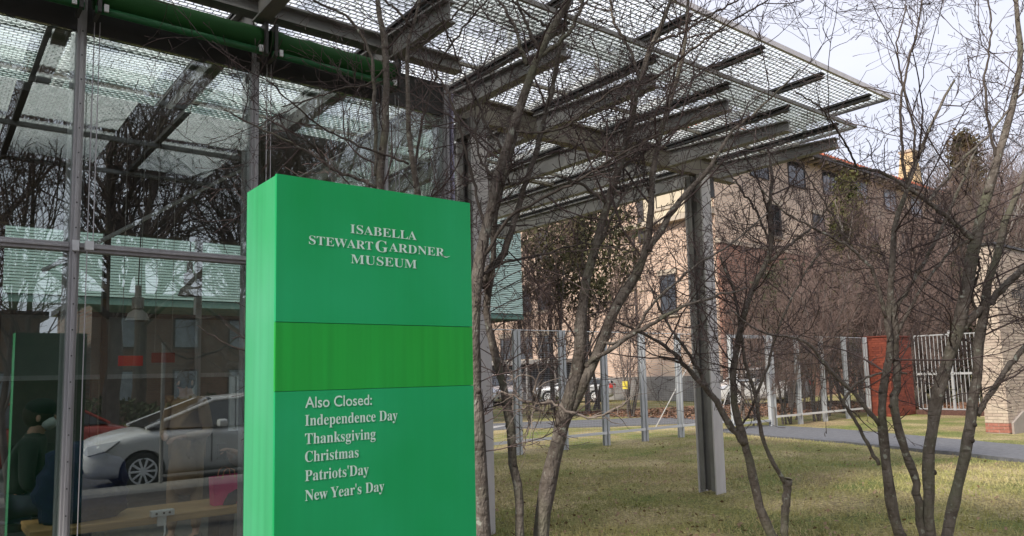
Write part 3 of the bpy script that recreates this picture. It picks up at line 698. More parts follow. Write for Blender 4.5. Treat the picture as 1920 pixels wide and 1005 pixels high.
sgn('Christmas', (571.5, 864.5), (672, 859), 20.5, thin=0.0)
sgn("Patriots'Day", (571.5, 899.5), (691, 891.5), 20.5, thin=0.0)
sgn("New Year's Day", (571.5, 934), (720, 925), 20.5, thin=0.0)

# ------------------------------------------------------------------ garden fence: posts, wires, gate
FY = 12.0
fn = thing('mesh_fence', 'tall galvanised post and fine wire fence crossing the garden behind the lawn', 'fence', (9.6, FY, 0))
FP = [9.65, 10.92, 12.20, 13.50, 14.83, 16.15]
FP2 = [20.3, 21.7, 23.1, 24.5]
def post(x, parent, h=2.56, m='galv', wdt=0.075):
    mb = MB().box(x - wdt, FY - 0.03, -0.1, x + wdt * 0.1, FY - 0.022, h); mb.box(x - wdt, FY + 0.03, -0.1, x + wdt * 0.1, FY + 0.038, h)
    mb.box(x - 0.004 - wdt * 0.4, FY - 0.0218, -0.1, x + 0.004 - wdt * 0.4, FY + 0.0298, h)
    mb.box(x + wdt * 0.3, FY - 0.05, -0.1, x + wdt * 1.1, FY - 0.042, h); mb.box(x + wdt * 0.3, FY - 0.0418, -0.1, x + wdt * 0.3 + 0.008, FY + 0.05, h)
    return mb.build('post', m, parent)
def wires(x0, x1, parent, z0=0.06, z1=2.55):
    P = []; z = z0
    while z < z1: P.append([(x0, FY, z), ((x0 + x1) / 2, FY, z - 0.004), (x1, FY, z)]); z += 0.045
    x = x0 + 0.06
    P = np.array(P); v, q = tubes_np(P, np.full(P.shape[:2], 0.0011), 3)
    Q2 = []
    while x < x1: Q2.append([(x, FY - 0.002, z0), (x, FY - 0.002, (z0 + z1) / 2), (x, FY - 0.002, z1)]); x += 0.09
    Q2 = np.array(Q2); v2, q2 = tubes_np(Q2, np.full(Q2.shape[:2], 0.0009), 3)
    V, Q = merge([(v, q), (v2, q2)]); o = link('wire_mesh', np_mesh('wire_mesh', V, Q, 'galv'), parent); return stuff(o)
lg = [3.9, 5.3, 6.8, 8.25] + FP
for x in lg: post(x, fn)
for a, b in zip(lg[:-1], lg[1:]):
    wires(a, b, fn); MB().box(a + 0.03, FY - 0.07, 0.235, b - 0.03, FY - 0.052, 0.295).build('bottom_rail', 'white', fn)
    MB().tube([(a, FY, 2.545), (b, FY, 2.545)], 0.011, 6).build('top_wire', 'galv', fn)
for a, b in ((16.15, 16.95),): wires(a, b, fn); MB().box(a + 0.03, FY - 0.07, 0.235, b - 0.03, FY - 0.052, 0.295).build('bottom_rail', 'white', fn)
fr = thing('mesh_fence', 'right hand run of galvanised mesh fence between the garden gate and the red brick block', 'fence', (20, FY, 0))
lg2 = [18.95] + FP2
for x in lg2: post(x, fr, 2.58)
for a, b in zip(lg2[:-1], lg2[1:]):
    wires(a, b, fr); MB().box(a + 0.03, FY - 0.07, 0.235, b - 0.03, FY - 0.052, 0.295).build('bottom_rail', 'white', fr)
    MB().tube([(a, FY, 2.56), (b, FY, 2.56)], 0.011, 6).build('top_wire', 'galv', fr)
gt = thing('garden_gate', 'framed galvanised mesh gate in the fence where the grey path passes through', 'gate', (17.9, FY, 0))
for x in (17.05, 18.80): MB().box(x - 0.05, FY - 0.05, 0.0 if x > 18 else 0.12, x + 0.05, FY + 0.05, 2.56).build('gate_post', 'galv', gt)
MB().box(17.101, FY - 0.035, 2.47, 18.749, FY + 0.035, 2.56).build('top_frame', 'galv', gt)
MB().box(17.101, FY - 0.035, 0.14, 18.749, FY + 0.035, 0.20).build('bottom_frame', 'galv', gt)
MB().box(17.101, FY - 0.02, 1.30, 17.85, FY + 0.02, 1.34).build('rail', 'galv', gt)
MB().box(17.16, FY - 0.08, 1.15, 17.20, FY - 0.036, 1.50).build('handle', 'galv_bright', gt)
o = wires(17.1, 18.75, gt, 0.2, 2.48)
MB().box(18.86, FY - 0.07, 0, 18.93, FY + 0.05, 0.55).build('latch_post', 'steel', gt)
tag(MB().tube([(17.0, 12.55, 0.0), (17.9, 12.5, 1.6), (18.35, 12.45, 2.4)], 0.014, 6).build('guy_wire', 'pale_paving'), 'thin pale taut rope rising diagonally behind the gate', 'rope')
tag(MB().tube([(16.9, 14.6, -0.02), (17.9, 14.4, 1.35), (18.4, 14.3, 2.0)], 0.016, 6).build('wooden_stake', 'pale_paving'), 'thin white sloping stake in the grass behind the fence, left of the right column', 'stake')

# ------------------------------------------------------------------ red brick block and picket fence
def masonry(root, cx0, y0, x1, y1, z1, bw, bh, mats, mortar, faces, count=300, inst=None, gap=0.011, base_rows=0, base_m=None):
    """backing block plus bricks of real relief on the given faces: the first `count` as parts, the rest joined"""
    MB().box(cx0 + 0.012, y0 + 0.012, -0.15, x1 - 0.012, y1 - 0.012, z1 - 0.012).build('mortar_core', mortar, root)
    me = {}
    spots = []
    rows = int(z1 / bh)
    for f in faces:
        L = (x1 - cx0) if f == 'front' else (y1 - y0)
        for r in range(rows):
            s = -(bw / 2) * (r % 2)
            while s < L - 0.02:
                a = max(0, s); b = min(L, s + bw); s += bw
                if b - a < 0.04: continue
                spots.append((f, r, a, b - gap))
    rest = {}
    n = 0
    order = sorted(spots, key=lambda q: (abs(q[1] * bh - 1.5)))
    for f, r, a, b in order:
        z0 = r * bh; mi = random.choice(mats) if r >= base_rows else base_m
        pr = random.uniform(-0.002, 0.002)
        if f == 'front': bx = (cx0 + a, y0 + pr, z0, cx0 + b, y0 + 0.05, z0 + bh - gap)
        else: bx = (cx0 + pr, y0 + a if a > 0 else y0 + 0.0502, z0, cx0 + 0.05, y0 + b, z0 + bh - gap)
        if bx[4] - bx[1] < 0.01: continue
        if n < count:
            k = (f, mi, round(bx[3] - bx[0], 2), round(bx[4] - bx[1], 2))
            if k not in me: me[k] = MB().box(0, 0, 0, bx[3] - bx[0], bx[4] - bx[1], bx[5] - bx[2]).data('brick', mi)
            link('brick', me[k], root, (bx[0], bx[1], bx[2])); n += 1
        else:
            rest.setdefault(mi, MB()).box(*bx)
    for mi, mb in rest.items(): stuff(mb.build('bricks', mi, root))
for i, c in enumerate(((0.20, 0.046, 0.026), (0.16, 0.036, 0.022), (0.24, 0.056, 0.031))): M['red%d' % i] = mat('red_brick', c, 0.8, var=0.15, vscale=8, bump=0.2)
for i, c in enumerate(((0.50, 0.41, 0.33), (0.45, 0.36, 0.295), (0.53, 0.44, 0.355), (0.41, 0.325, 0.265))): M['buff%d' % i] = mat('buff_brick', c, 0.85, var=0.12, vscale=9, bump=0.25)
M['mortar'] = mat('mortar', (0.36, 0.31, 0.26), 0.95, var=0.1)
M['mortar_red'] = mat('red_mortar', (0.22, 0.06, 0.035), 0.95, var=0.1)
M['footing'] = mat('red_footing_brick', (0.36, 0.15, 0.11), 0.9, var=0.3, vscale=10)
rb = thing('brick_block', 'low bright red brick wall block at the end of the mesh fence', 'wall', (24.7, 11.3, 0))
masonry(rb, 24.7, 11.3, 26.3, 12.2, 2.58, 0.22, 0.075, ['red0', 'red1', 'red2'], 'mortar_red', ('front', 'side'), 300)
MB().box(24.67, 11.27, 2.57, 26.33, 12.23, 2.61).build('coping', 'red1', rb)
MB().box(24.66, 12.0, 0.2, 24.697, 12.14, 1.35).build('lime_patch', mat('lime_residue', (0.6, 0.42, 0.38), 0.9, col2=(0.45, 0.12, 0.08), vscale=12), rb)
M['rail_paint'] = mat('grey_white_railing_paint', (0.36, 0.37, 0.38), 0.5, var=0.1)
pk_ = thing('picket_fence', 'white painted iron railing with thin bars between the red block and the buff wall', 'fence', (26.3, 9, 0))
y = 11.2; pts0 = (26.35, 11.2); pts1 = (26.5, 6.6)
np_ = 38
for k in range(np_ + 1):
    f = k / np_; x = pts0[0] + (pts1[0] - pts0[0]) * f; y = pts0[1] + (pts1[1] - pts0[1]) * f
    if k in (9, 19, 29):
        MB().box(x - 0.035, y - 0.035, -0.05, x + 0.035, y + 0.035, 2.72).build('post', 'rail_paint', pk_)
    else:
        MB().box(x - 0.008, y - 0.008, 0.17, x + 0.008, y + 0.008, 2.60).build('picket', 'rail_paint', pk_)
for z in (0.16, 1.32, 2.60):
    mb = MB(); hh = 0.035 if z == 1.32 else 0.018
    mb.v = [(pts0[0] - 0.015, pts0[1], z - hh), (pts1[0] - 0.015, pts1[1], z - hh), (pts1[0] + 0.015, pts1[1], z - hh), (pts0[0] + 0.015, pts0[1], z - hh), (pts0[0] - 0.015, pts0[1], z + hh), (pts1[0] - 0.015, pts1[1], z + hh), (pts1[0] + 0.015, pts1[1], z + hh), (pts0[0] + 0.015, pts0[1], z + hh)]
    mb.f = [(0, 3, 2, 1), (4, 5, 6, 7), (0, 1, 5, 4), (1, 2, 6, 5), (2, 3, 7, 6), (3, 0, 4, 7)]; mb.build('rail', 'rail_paint', pk_)
MB().box(26.2, 6.6, -0.1, 26.7, 11.25, 0.13).build('plinth', mat('dark_brick_plinth', (0.10, 0.05, 0.04), 0.9, var=0.3, vscale=15), pk_)

# buff brick wall with the museum name, at the right edge
wl = thing('brick_wall', 'buff brick entrance wall with dark raised museum lettering at the right edge', 'wall', (19.74, 6.45, 0))
masonry(wl, 19.74, 6.45, 24.5, 6.95, 4.42, 0.215, 0.075, ['buff0', 'buff1', 'buff2', 'buff3'], 'mortar', ('front', 'side'), 300, base_rows=3, base_m='footing')
MB().box(19.70, 6.41, 4.42, 24.54, 6.99, 4.47).build('coping', 'steel_dark', wl)
mb = MB(); mb.v = [(19.9, 6.40, -0.1), (24.4, 6.40, -0.1), (24.4, 6.40, 0.75), (20.6, 6.40, 0.45), (19.9, 6.40, 0.22), (19.9, 6.447, -0.1), (24.4, 6.447, -0.1), (24.4, 6.447, 0.75), (20.6, 6.447, 0.45), (19.9, 6.447, 0.22)]
mb.f = [(0, 1, 2, 3, 4), (9, 8, 7, 6, 5), (0, 5, 6, 1), (1, 6, 7, 2), (2, 7, 8, 3), (3, 8, 9, 4), (4, 9, 5, 0)]; mb.build('cement_render', mat('beige_cement', (0.33, 0.29, 0.26), 0.9, var=0.1), wl)
M['bronze'] = mat('dark_bronze_letters', (0.035, 0.03, 0.028), 0.6)
for s, a, z in (('ISABELLA', 21.02, 3.42), ('STEWART GARDNER', 20.60, 3.19), ('MUSEUM', 21.10, 2.96)):
    lettering(s, (a, z), (a + 0.15 * len(s), z - .03), 0.20, 'bronze', wl, plane=6.42, thin=0.02)

# ------------------------------------------------------------------ main museum wing: pale green clad box on the upper floor
cb = thing('green_clad_building', 'pale green patinated metal clad upper storey of the museum wing, behind the pavilion', 'building', (16.4, 20, 0))
MB().box(-14, 20.05, 3.72, 16.4, 34, 9.5).build('core_wall', 'clad_gap', cb)
def slats(x0, x1, z0, z1, y, nm, parent):
    mb = MB(); z = z0
    while z < z1: mb.box(x0, y - 0.03, z, x1, y + 0.049, z + 0.052); z += 0.07
    return stuff(mb.build(nm, 'clad', parent))
slats(-14, 12.6, 3.74, 9.4, 20.0, 'cladding_slats', cb); slats(14.0, 16.4, 3.74, 9.4, 20.0, 'cladding_slats', cb); slats(12.605, 13.995, 3.74, 4.5, 20.0, 'cladding_slats', cb)
MB().box(12.62, 19.99, 4.55, 13.98, 20.045, 7.4).build('window', 'lilac', cb)
for x in (12.62, 13.25, 13.95): MB().box(x - 0.03, 19.95, 4.5, x + 0.03, 19.9895, 7.4).build('window_frame', 'galv', cb)
MB().box(-14, 20.0, 3.55, 16.45, 34, 3.715).build('soffit', 'clad_gap', cb)
for x in np.arange(-13, 16, 2.4): MB().box(x, 24, 0, x + 0.12, 24.12, 3.55).build('column', 'steel_dark', cb)
MB().box(-14, 25, 0, 12, 25.2, 3.55).build('ground_floor_wall', 'floor', cb)

# ------------------------------------------------------------------ old brick museum building behind
M['beigeY'] = brick_mat('pink_beige_brick_side', (0.62, 0.44, 0.335), (0.54, 0.38, 0.285), (0.52, 0.43, 0.36), 0.42, 0.14, 'y', 0.2)
M['beigeX'] = brick_mat('pink_beige_brick_front', (0.64, 0.49, 0.37), (0.56, 0.42, 0.32), (0.52, 0.44, 0.36), 0.42, 0.14, 'x', 0.25)
M['brownX'] = brick_mat('brown_red_brick_front', (0.34, 0.165, 0.115), (0.27, 0.125, 0.09), (0.30, 0.21, 0.17), 0.35, 0.12, 'x', 0.3)
M['cream'] = mat('cream_stucco', (0.56, 0.48, 0.36), 0.9, var=0.12, vscale=0.7)
M['stone'] = mat('grey_stone_base', (0.20, 0.19, 0.18), 0.9, var=0.3, vscale=1.5, bump=0.3, bscale=8)
M['trim'] = mat('sandstone_trim', (0.45, 0.38, 0.30), 0.85, var=0.12)
M['tile_red'] = mat('terracotta_tiles', (0.42, 0.13, 0.075), 0.8, var=0.25, vscale=1.2)
M['frame_dark'] = mat('dark_window_frame', (0.05, 0.045, 0.045), 0.6)
BXF, BYF, BTOP = 33.0, 23.74, 14.4
ob_ = thing('brick_museum_building', 'big pink beige brick palazzo with red tiled roof behind the garden', 'building', (BXF, BYF, 0))
MB().box(BXF, BYF + 0.02, -0.2, 62, 75, BTOP).build('side_wall', 'beigeY', ob_)
MB().box(BXF + 0.003, BYF, 8.4, 62, BYF + 0.019, BTOP).build('front_wall', 'beigeX', ob_)
MB().box(BXF + 0.003, BYF - 0.25, -0.2, 48, BYF + 0.019, 8.35).build('lower_front_wall', 'brownX', ob_)
MB().box(48.1, BYF - 0.05, -0.2, 62, BYF + 0.019, 8.35).build('lower_front_wall', 'beigeX', ob_)
MB().box(BXF - 0.10, BYF - 0.3, 8.36, 62, BYF - 0.001, 8.62).build('string_course', 'trim', ob_)
MB().box(BXF - 0.12, BYF, -0.2, BXF - 0.002, 33.9, 1.35).build('stone_base', 'stone', ob_)
for k in range(12): MB().box(BXF - 0.16, BYF + 0.1 + k * 0.85, 0.0, BXF - 0.121, BYF + 0.9 + k * 0.85, 0.66).build('stone_block', 'stone', ob_)
MB().box(BXF - 0.5, BYF + 0.0, 10.0, BXF - 0.002, 30.6, 10.3).build('ledge', 'trim', ob_)
MB().box(BXF - 0.06, BYF + 0.1, 10.31, BXF - 0.002, 28.9, BTOP).build('loggia_wall', 'cream', ob_)
MB().box(BXF - 0.14, BYF + 4.9, 9.2, BXF - 0.061, BYF + 5.35, BTOP).build('shutter', 'frame_dark', ob_)
MB().tube([(BXF - 0.1, 29.5, 0.5), (BXF - 0.1, 29.5, 10.0)], 0.07, 8).build('downpipe', 'frame_dark', ob_)
# infilled panels near the ground
for y in (24.3, 26.2): MB().box(BXF - 0.05, y, 1.36, BXF - 0.002, y + 1.7, 2.0).build('infill_panel', 'beigeX', ob_)
def window(parent, face, a0, a1, z0, z1, glass='winglass', cols=2, rows=2, lintel=True, trim='trim'):
    """sash window: frame, pane, bars, lintel and sill standing proud of the wall"""
    def bx(mb, a, b, z, z_, d0, d1):
        if face == 'side': mb.box(BXF - d1, a, z, BXF - d0, b, z_)
        else: mb.box(a, BYF_ - d1, z, b, BYF_ - d0, z_)
        return mb
    BYF_ = face if not isinstance(face, str) else BYF
    fr_ = MB(); t = 0.07
    for q in ((a0, a1, z0, z0 + t), (a0, a1, z1 - t, z1), (a0, a0 + t, z0 + t + .001, z1 - t - .001), (a1 - t, a1, z0 + t + .001, z1 - t - .001)): bx(fr_, *q, 0.01, 0.06)
    w_ = fr_.build('window', 'frame_dark', parent)
    bx(MB(), a0 + t, a1 - t, z0 + t, z1 - t, 0.008, 0.022).build('pane', glass, w_)
    b_ = MB()
    for i in range(1, cols): a = a0 + (a1 - a0) * i / cols; bx(b_, a - 0.02, a + 0.02, z0 + t, z1 - t, 0.024, 0.045)
    for i in range(1, rows): z = z0 + (z1 - z0) * i / rows; bx(b_, a0 + t, a1 - t, z - 0.02, z + 0.02, 0.046, 0.055)
    b_.build('glazing_bars', 'frame_dark', w_)
    if lintel:
        bx(MB(), a0 - 0.15, a1 + 0.15, z1 + 0.002, z1 + 0.3, 0.0, 0.09).build('lintel', trim, parent)
        bx(MB(), a0 - 0.12, a1 + 0.12, z0 - 0.16, z0 - 0.002, 0.0, 0.14).build('sill', trim, parent)
for a0, a1, z0, z1 in ((26.55, 27.7, 4.85, 7.1), (37.3, 38.5, 5.95, 7.45), (39.2, 40.6, 5.95, 7.5), (42.0, 43.2, 5.95, 7.5),
                       (37.2, 38.6, 2.7, 4.25), (39.2, 40.6, 2.7, 4.3), (41.4, 42.8, 2.7, 4.3), (43.6, 45, 2.7, 4.3), (26.4, 27.7, 11.0, 13.4), (33.6, 35, 9.4, 11.6), (37.2, 38.6, 9.4, 11.6)):
    window(ob_, 'side', a0, a1, z0, z1)
MB().box(BXF - 1.6, 35.2, 2.35, BXF - 0.002, 46, 2.6).build('canopy_slab', 'stone', ob_)
MB().box(BXF - 0.08, 35.2, 0, BXF - 0.002, 46, 2.345).build('opening_shade_panel', 'frame_dark', ob_)  # flat dark slab on the wall, painted shade of the recess
for y in (35.3, 38, 41, 44): MB().box(BXF - 1.55, y, 0, BXF - 1.4, y + 0.15, 2.349).build('pier', 'stone', ob_)
for x in (36.5, 40.5, 44.5, 48.5, 52.8, 57.0): window(ob_, BYF, x, x + 1.9, 12.6, 14.2, 'winblue' if x > 48 else 'winglass', 2, 1, False)
for x in (36.7, 41.2, 45.0): window(ob_, BYF - 0.25, x, x + 1.3, 4.3, 6.9)
for x in (50, 54.5): window(ob_, BYF - 0.05, x, x + 1.3, 4.3, 6.9)
for x in (38.0, 43, 50.2, 55): window(ob_, BYF, x, x + 1.4, 9.3, 11.2)
# hipped tile roof with overhanging eaves
mb = MB(); e = 1.0
mb.v = [(BXF - e, BYF - e, BTOP + 0.25), (62 + e, BYF - e, BTOP + 0.25), (62 + e, 75, BTOP + 0.25), (BXF - e, 75, BTOP + 0.25), (BXF + 11, BYF + 11, BTOP + 3.2), (52, BYF + 11, BTOP + 3.2), (52, 64, BTOP + 3.2), (BXF + 11, 64, BTOP + 3.2)]
mb.f = [(0, 1, 5, 4), (1, 2, 6, 5), (2, 3, 7, 6), (3, 0, 4, 7), (4, 5, 6, 7), (3, 2, 1, 0)]
roof = mb.build('roof', 'tile_red', ob_)
rt = MB(); x = BXF
while x < 62:
    f = 1.0; rt.tube([(x, BYF - e - 0.03, BTOP + 0.30), (x, BYF - e + 8 * 0.6, BTOP + 0.30 + 8 * 0.6 * 2.95 / 12)], 0.10, 5); x += 0.42
stuff(rt.build('tile_rows', 'tile_red', roof))
MB().box(BXF - e + 0.02, BYF - e + 0.02, BTOP + 0.002, 62 + e - 0.02, 74, BTOP + 0.248).build('eaves', 'frame_dark', ob_)
for k in range(34): MB().box(BXF + 0.3 + k * 0.86, BYF - 0.9, BTOP - 0.14, BXF + 0.42 + k * 0.86, BYF - 0.002, BTOP).build('rafter_end', 'trim', ob_)
# yellow chimney
mb = MB(); mb.v = [(60.6, 24.6, 14), (62.4, 24.6, 14), (62.4, 26.4, 14), (60.6, 26.4, 14), (61.05, 25.0, 18.6), (61.95, 25.0, 18.6), (61.95, 25.9, 18.6), (61.05, 25.9, 18.6)]
mb.f = [(0, 1, 5, 4), (1, 2, 6, 5), (2, 3, 7, 6), (3, 0, 4, 7), (4, 5, 6, 7)]; ch = mb.build('chimney', mat('yellow_stone', (0.55, 0.42, 0.24), 0.9, var=0.15), ob_)
MB().box(60.95, 24.9, 18.6, 62.05, 26.0, 18.8).build('cap', 'trim', ch)
# fire escape
fe = MB()
for k in range(9): fe.box(57.0 + k * 0.36, BYF - 0.7, 12.4 - k * 0.33, 57.34 + k * 0.36, BYF - 0.1, 12.44 - k * 0.33)
fe.tube([(57, BYF - 0.72, 12.4), (60.3, BYF - 0.72, 9.4)], 0.04, 5).tube([(57, BYF - 0.72, 13.4), (60.3, BYF - 0.72, 10.4)], 0.03, 5); fe.box(60.3, BYF - 0.8, 9.3, 62, BYF - 0.1, 9.4)
fe.build('fire_escape', 'frame_dark', ob_)

# ------------------------------------------------------------------ foreground trees, stems traced in space
def zone_ok(C):
    """False where a branch would run into the canopy, the glass, the sign or the lens"""
    x, y, z = C[..., 0], C[..., 1], C[..., 2]
    return ~((y > 3.96) & (z > 4.25) & (x < 9.4)) & ~((y > 5.25) & (x < 4.1)) & ~((x > 0.6) & (x < 1.45) & (y > 1.85) & (y < 2.3)) & (np.hypot(x, y) > 1.9) & (z > 1.0) \
        & ~((y < 1.97) & (x < 1.9) & (x > 0))
def fg_tree(name, label, stems, depth, base, seed, n1, n2, n3, n4, rtip=0.0013, m='bark', flat=(1, 1, 1), l1=(0.5, 1.3), group='bare multi-stemmed small trees on the lawn'):
    """stems: list of (points [(u,v,dd)], widths px) ; dd = distance offset from `depth`"""
    global RNG
    RNG = np.random.default_rng(seed)
    r = thing(name, label, 'tree', base, group)
    PS, RS = [], []
    for pts, wd in stems:
        P = [at_d(p[0], p[1], depth + (p[2] if len(p) > 2 else 0)) for p in pts]
        rad = [0.5 * wpx * (depth + (p[2] if len(p) > 2 else 0)) / F for wpx, p in zip(np.interp(np.linspace(0, 1, len(pts)), np.linspace(0, 1, len(wd)), wd), pts)]
        if pts[0][1] > 995:     # carry the stem down to the ground
            g0 = np.array([base[0] + (P[0][0] - base[0]) * 0.35, base[1] + (P[0][1] - base[1]) * 0.35, -0.05]); P = [g0] + P; rad = [rad[0] * 1.25] + rad
        A, Rq = resample(P, rad, 30); Rq = Rq * (1 + 0.07 * np.sin(np.arange(30) * 1.9 + seed) + RNG.normal(0, 0.03, 30))
        A[1:-1] += RNG.normal(0, 0.004, A[1:-1].shape)
        PS.append(A); RS.append(Rq)
        mb = MB().tube([tuple(q) for q in A], list(Rq), 10 if Rq[0] > 0.02 else 7)
        o = mb.build('stem' if Rq[0] > 0.018 else 'branch', m if Rq[0] > 0.012 else 'bark_dark', r, smooth=True)
        if Rq[0] > 0.02:     # knots and old pruning scars
            for q in range(5):
                k = RNG.integers(3, 26); d = unit(np.cross(A[k + 1] - A[k], RNG.normal(size=3)))
                kn = MB().tube([A[k] + d * Rq[k] * 0.4, A[k] + d * Rq[k] * 1.12, A[k] + d * Rq[k] * 1.3], [Rq[k] * 0.62, Rq[k] * 0.45, Rq[k] * 0.18], 7)
                kk = kn.build('knot', 'bark_dark', o, smooth=True)
    PS, RS = np.array(PS), np.array(RS)
    live = np.array([k for k in range(len(PS)) if PS[k, -1, 2] > 1.15]); PS, RS = PS[live], RS[live]; n1, n2, n3, n4 = int(n1 * .34), int(n2 * .30), int(n3 * .34), int(n4 * .42)
    S_, s_ = PS[:, 8:], RS[:, 8:]
    out = []
    C1, R1 = spawn(S_, s_, n1, *l1, 9, (35, 75), 0.16, 0.10, 0.55, 0.0038, 0.4, 0.1, flat); R1 = np.minimum(R1, 0.0075 * np.linspace(1, 0.4, 9)[None]); C1, R1 = keep(C1, R1, lambda c: zone_ok(c) & (c[..., 2] > 1.1)); out.append(tubes_np(C1, R1, 5))
    both = (np.concatenate([C1, PS[:, ::3][:, -9:]]), np.concatenate([R1, RS[:, ::3][:, -9:]]))
    C2, R2 = spawn(*both, n2, 0.22, 0.75, 7, (35, 80), 0.20, 0.07, 0.6, 0.0026, 0.5, 0.15); R2 = np.minimum(R2, 0.0034); C2, R2 = keep(C2, R2, zone_ok); out.append(tubes_np(C2, R2, 4))
    C3, R3 = spawn(C2, R2, n3, 0.10, 0.42, 6, (30, 75), 0.22, 0.06, 0.7, rtip, 0.75, 0.1); R3 = np.minimum(R3, 0.0019); C3, R3 = keep(C3, R3, zone_ok)
    R3[:, -2] = 0.0016; R3[:, -1] = 0.0028; out.append(tubes_np(C3, R3, 3))
    C4, R4 = spawn(C3, R3, n4, 0.03, 0.15, 5, (30, 70), 0.22, 0.06, 0.8, rtip * 0.9, 0.9, 0.05); C4, R4 = keep(C4, R4, zone_ok)
    R4[:, -2] = 0.0030; R4[:, -1] = 0.0008; out.append(tubes_np(C4, R4, 3))
    V, Q = merge(out); o = link('twigs', np_mesh('twigs', V, Q, 'twig'), r); stuff(o)
    return r

A_ = [
 ([(735, 1010), (728, 800), (716, 560), (711, 347), (720, 268), (724, 215), (725, 90), (715, 36), (704, 0), (698, -50)], (17, 15, 12, 8)),
 ([(705, 330), (704, 268), (700, 143), (699, 104), (676, 64), (656, 32), (586, 0, -.2), (520, -50, -.4)], (8, 6, 4)),
 ([(745, 1010), (770, 800), (788, 560), (783, 358), (781, 333), (769, 304), (765, 250), (772, 215), (763, 161), (763, 82), (771, 47), (790, -10), (800, -40)], (14, 12, 10, 7, 4)),
 ([(771, 50), (745, 20), (722, 0), (680, -60)], (6, 3)),
 ([(778, 318), (780, 300, .1), (790, 233, .15), (812, 154, .2), (830, 107, .1), (866, 54, 0), (900, 14, -.1), (950, -40, -.2)], (6, 4, 3)),
 ([(766, 308), (730, 292), (679, 276, -.1), (604, 240, -.2), (554, 200, -.3), (500, 150, -.4)], (5, 4, 2.5)),
 ([(710, 352), (670, 335), (629, 322, -.1), (586, 290, -.2), (543, 265, -.3), (490, 243, -.4), (420, 205, -.5)], (7, 5, 3)),
 ([(716, 520), (640, 600, -.2), (560, 640, -.25), (470, 660, -.3), (410, 640, -.35), (370, 610, -.3)], (5, 4, 2)),
 ([(722, 130), (690, 160), (640, 165, -.1), (570, 190, -.2), (530, 200, -.3)], (4, 2.5)),
 ([(765, 90), (800, 75, .1), (850, 30, .1), (900, -20, .1)], (5, 3)),
]
fg_tree('bare_tree', 'bare two-stemmed sapling rising behind the green sign in front of the glass', A_, 5.2, (2.7, 4.6, 0), 3, 60, 420, 2200, 2000)
B_ = [
 ([(907, 1005), (899, 850), (889, 700), (888, 600), (893, 510), (908, 443), (921, 389), (938, 313), (960, 250), (980, 188), (1005, 109), (1034, 54), (1067, 0), (1090, -70), (1120, -150)], (31, 26, 22, 19, 16, 13, 9)),
 ([(1008, 105), (1037, 92), (1069, 62), (1075, 48), (1088, 16), (1094, 0), (1110, -80)], (9, 7, 5)),
 ([(1010, 92), (995, 64), (986, 40), (973, 16), (968, -10), (950, -80)], (7, 4)),
 ([(988, 122), (976, 84), (967, 52), (954, 30), (944, 16), (930, -10), (900, -80)], (8, 4)),
 ([(1036, 53), (995, 32), (976, 16), (960, 0), (930, -40)], (6, 3)),
 ([(976, 1004, .2), (971, 927, .2), (960, 852, .2), (957, 791, .2), (945, 730, .2), (932, 675, .2), (914, 606, .2), (909, 560, .2), (924, 520, .2), (927, 460, .2), (926, 405, .2), (940, 350, .2), (960, 280, .25), (975, 230, .3), (985, 170, .3)], (17, 17, 15, 12, 9, 6)),
 ([(909, 540, .15), (907, 509, .1), (932, 495, .1), (946, 475, .1), (957, 448, .1), (960, 430, .1), (966, 403, .1), (980, 364, .1), (1001, 293, .15), (1017, 234, .15), (1034, 167, .15), (1051, 92, .1), (1059, 42, .1), (1075, -40, .1)], (15, 13, 11, 9, 6)),
 ([(905, 515), (950, 490, .1), (985, 485, .2), (1040, 470, .3), (1090, 455, .35), (1180, 470, .3)], (6, 4, 2.5)),
 ([(912, 440), (890, 350), (872, 280), (858, 225), (850, 200), (840, 170), (810, 130)], (6, 5, 3.5)),
 ([(930, 340), (900, 300), (893, 260), (890, 200), (880, 150)], (5, 3)),
 ([(965, 245), (1000, 250, -.1), (1060, 240, -.2), (1120, 190, -.2), (1180, 150, -.3)], (5, 3)),
 ([(900, 490), (960, 400, -.1), (1040, 360, -.1), (1100, 330, -.2), (1160, 290, -.2), (1240, 250, -.2)], (7, 5, 3)),
 ([(948, 285), (915, 240), (895, 190), (860, 120), (840, 60)], (5, 3)),
]
fg_tree('bare_tree', 'bare tree with two leaning grey trunks immediately right of the green sign', B_, 4.5, (2.8, 3.75, 0), 5, 75, 560, 3200, 3000)
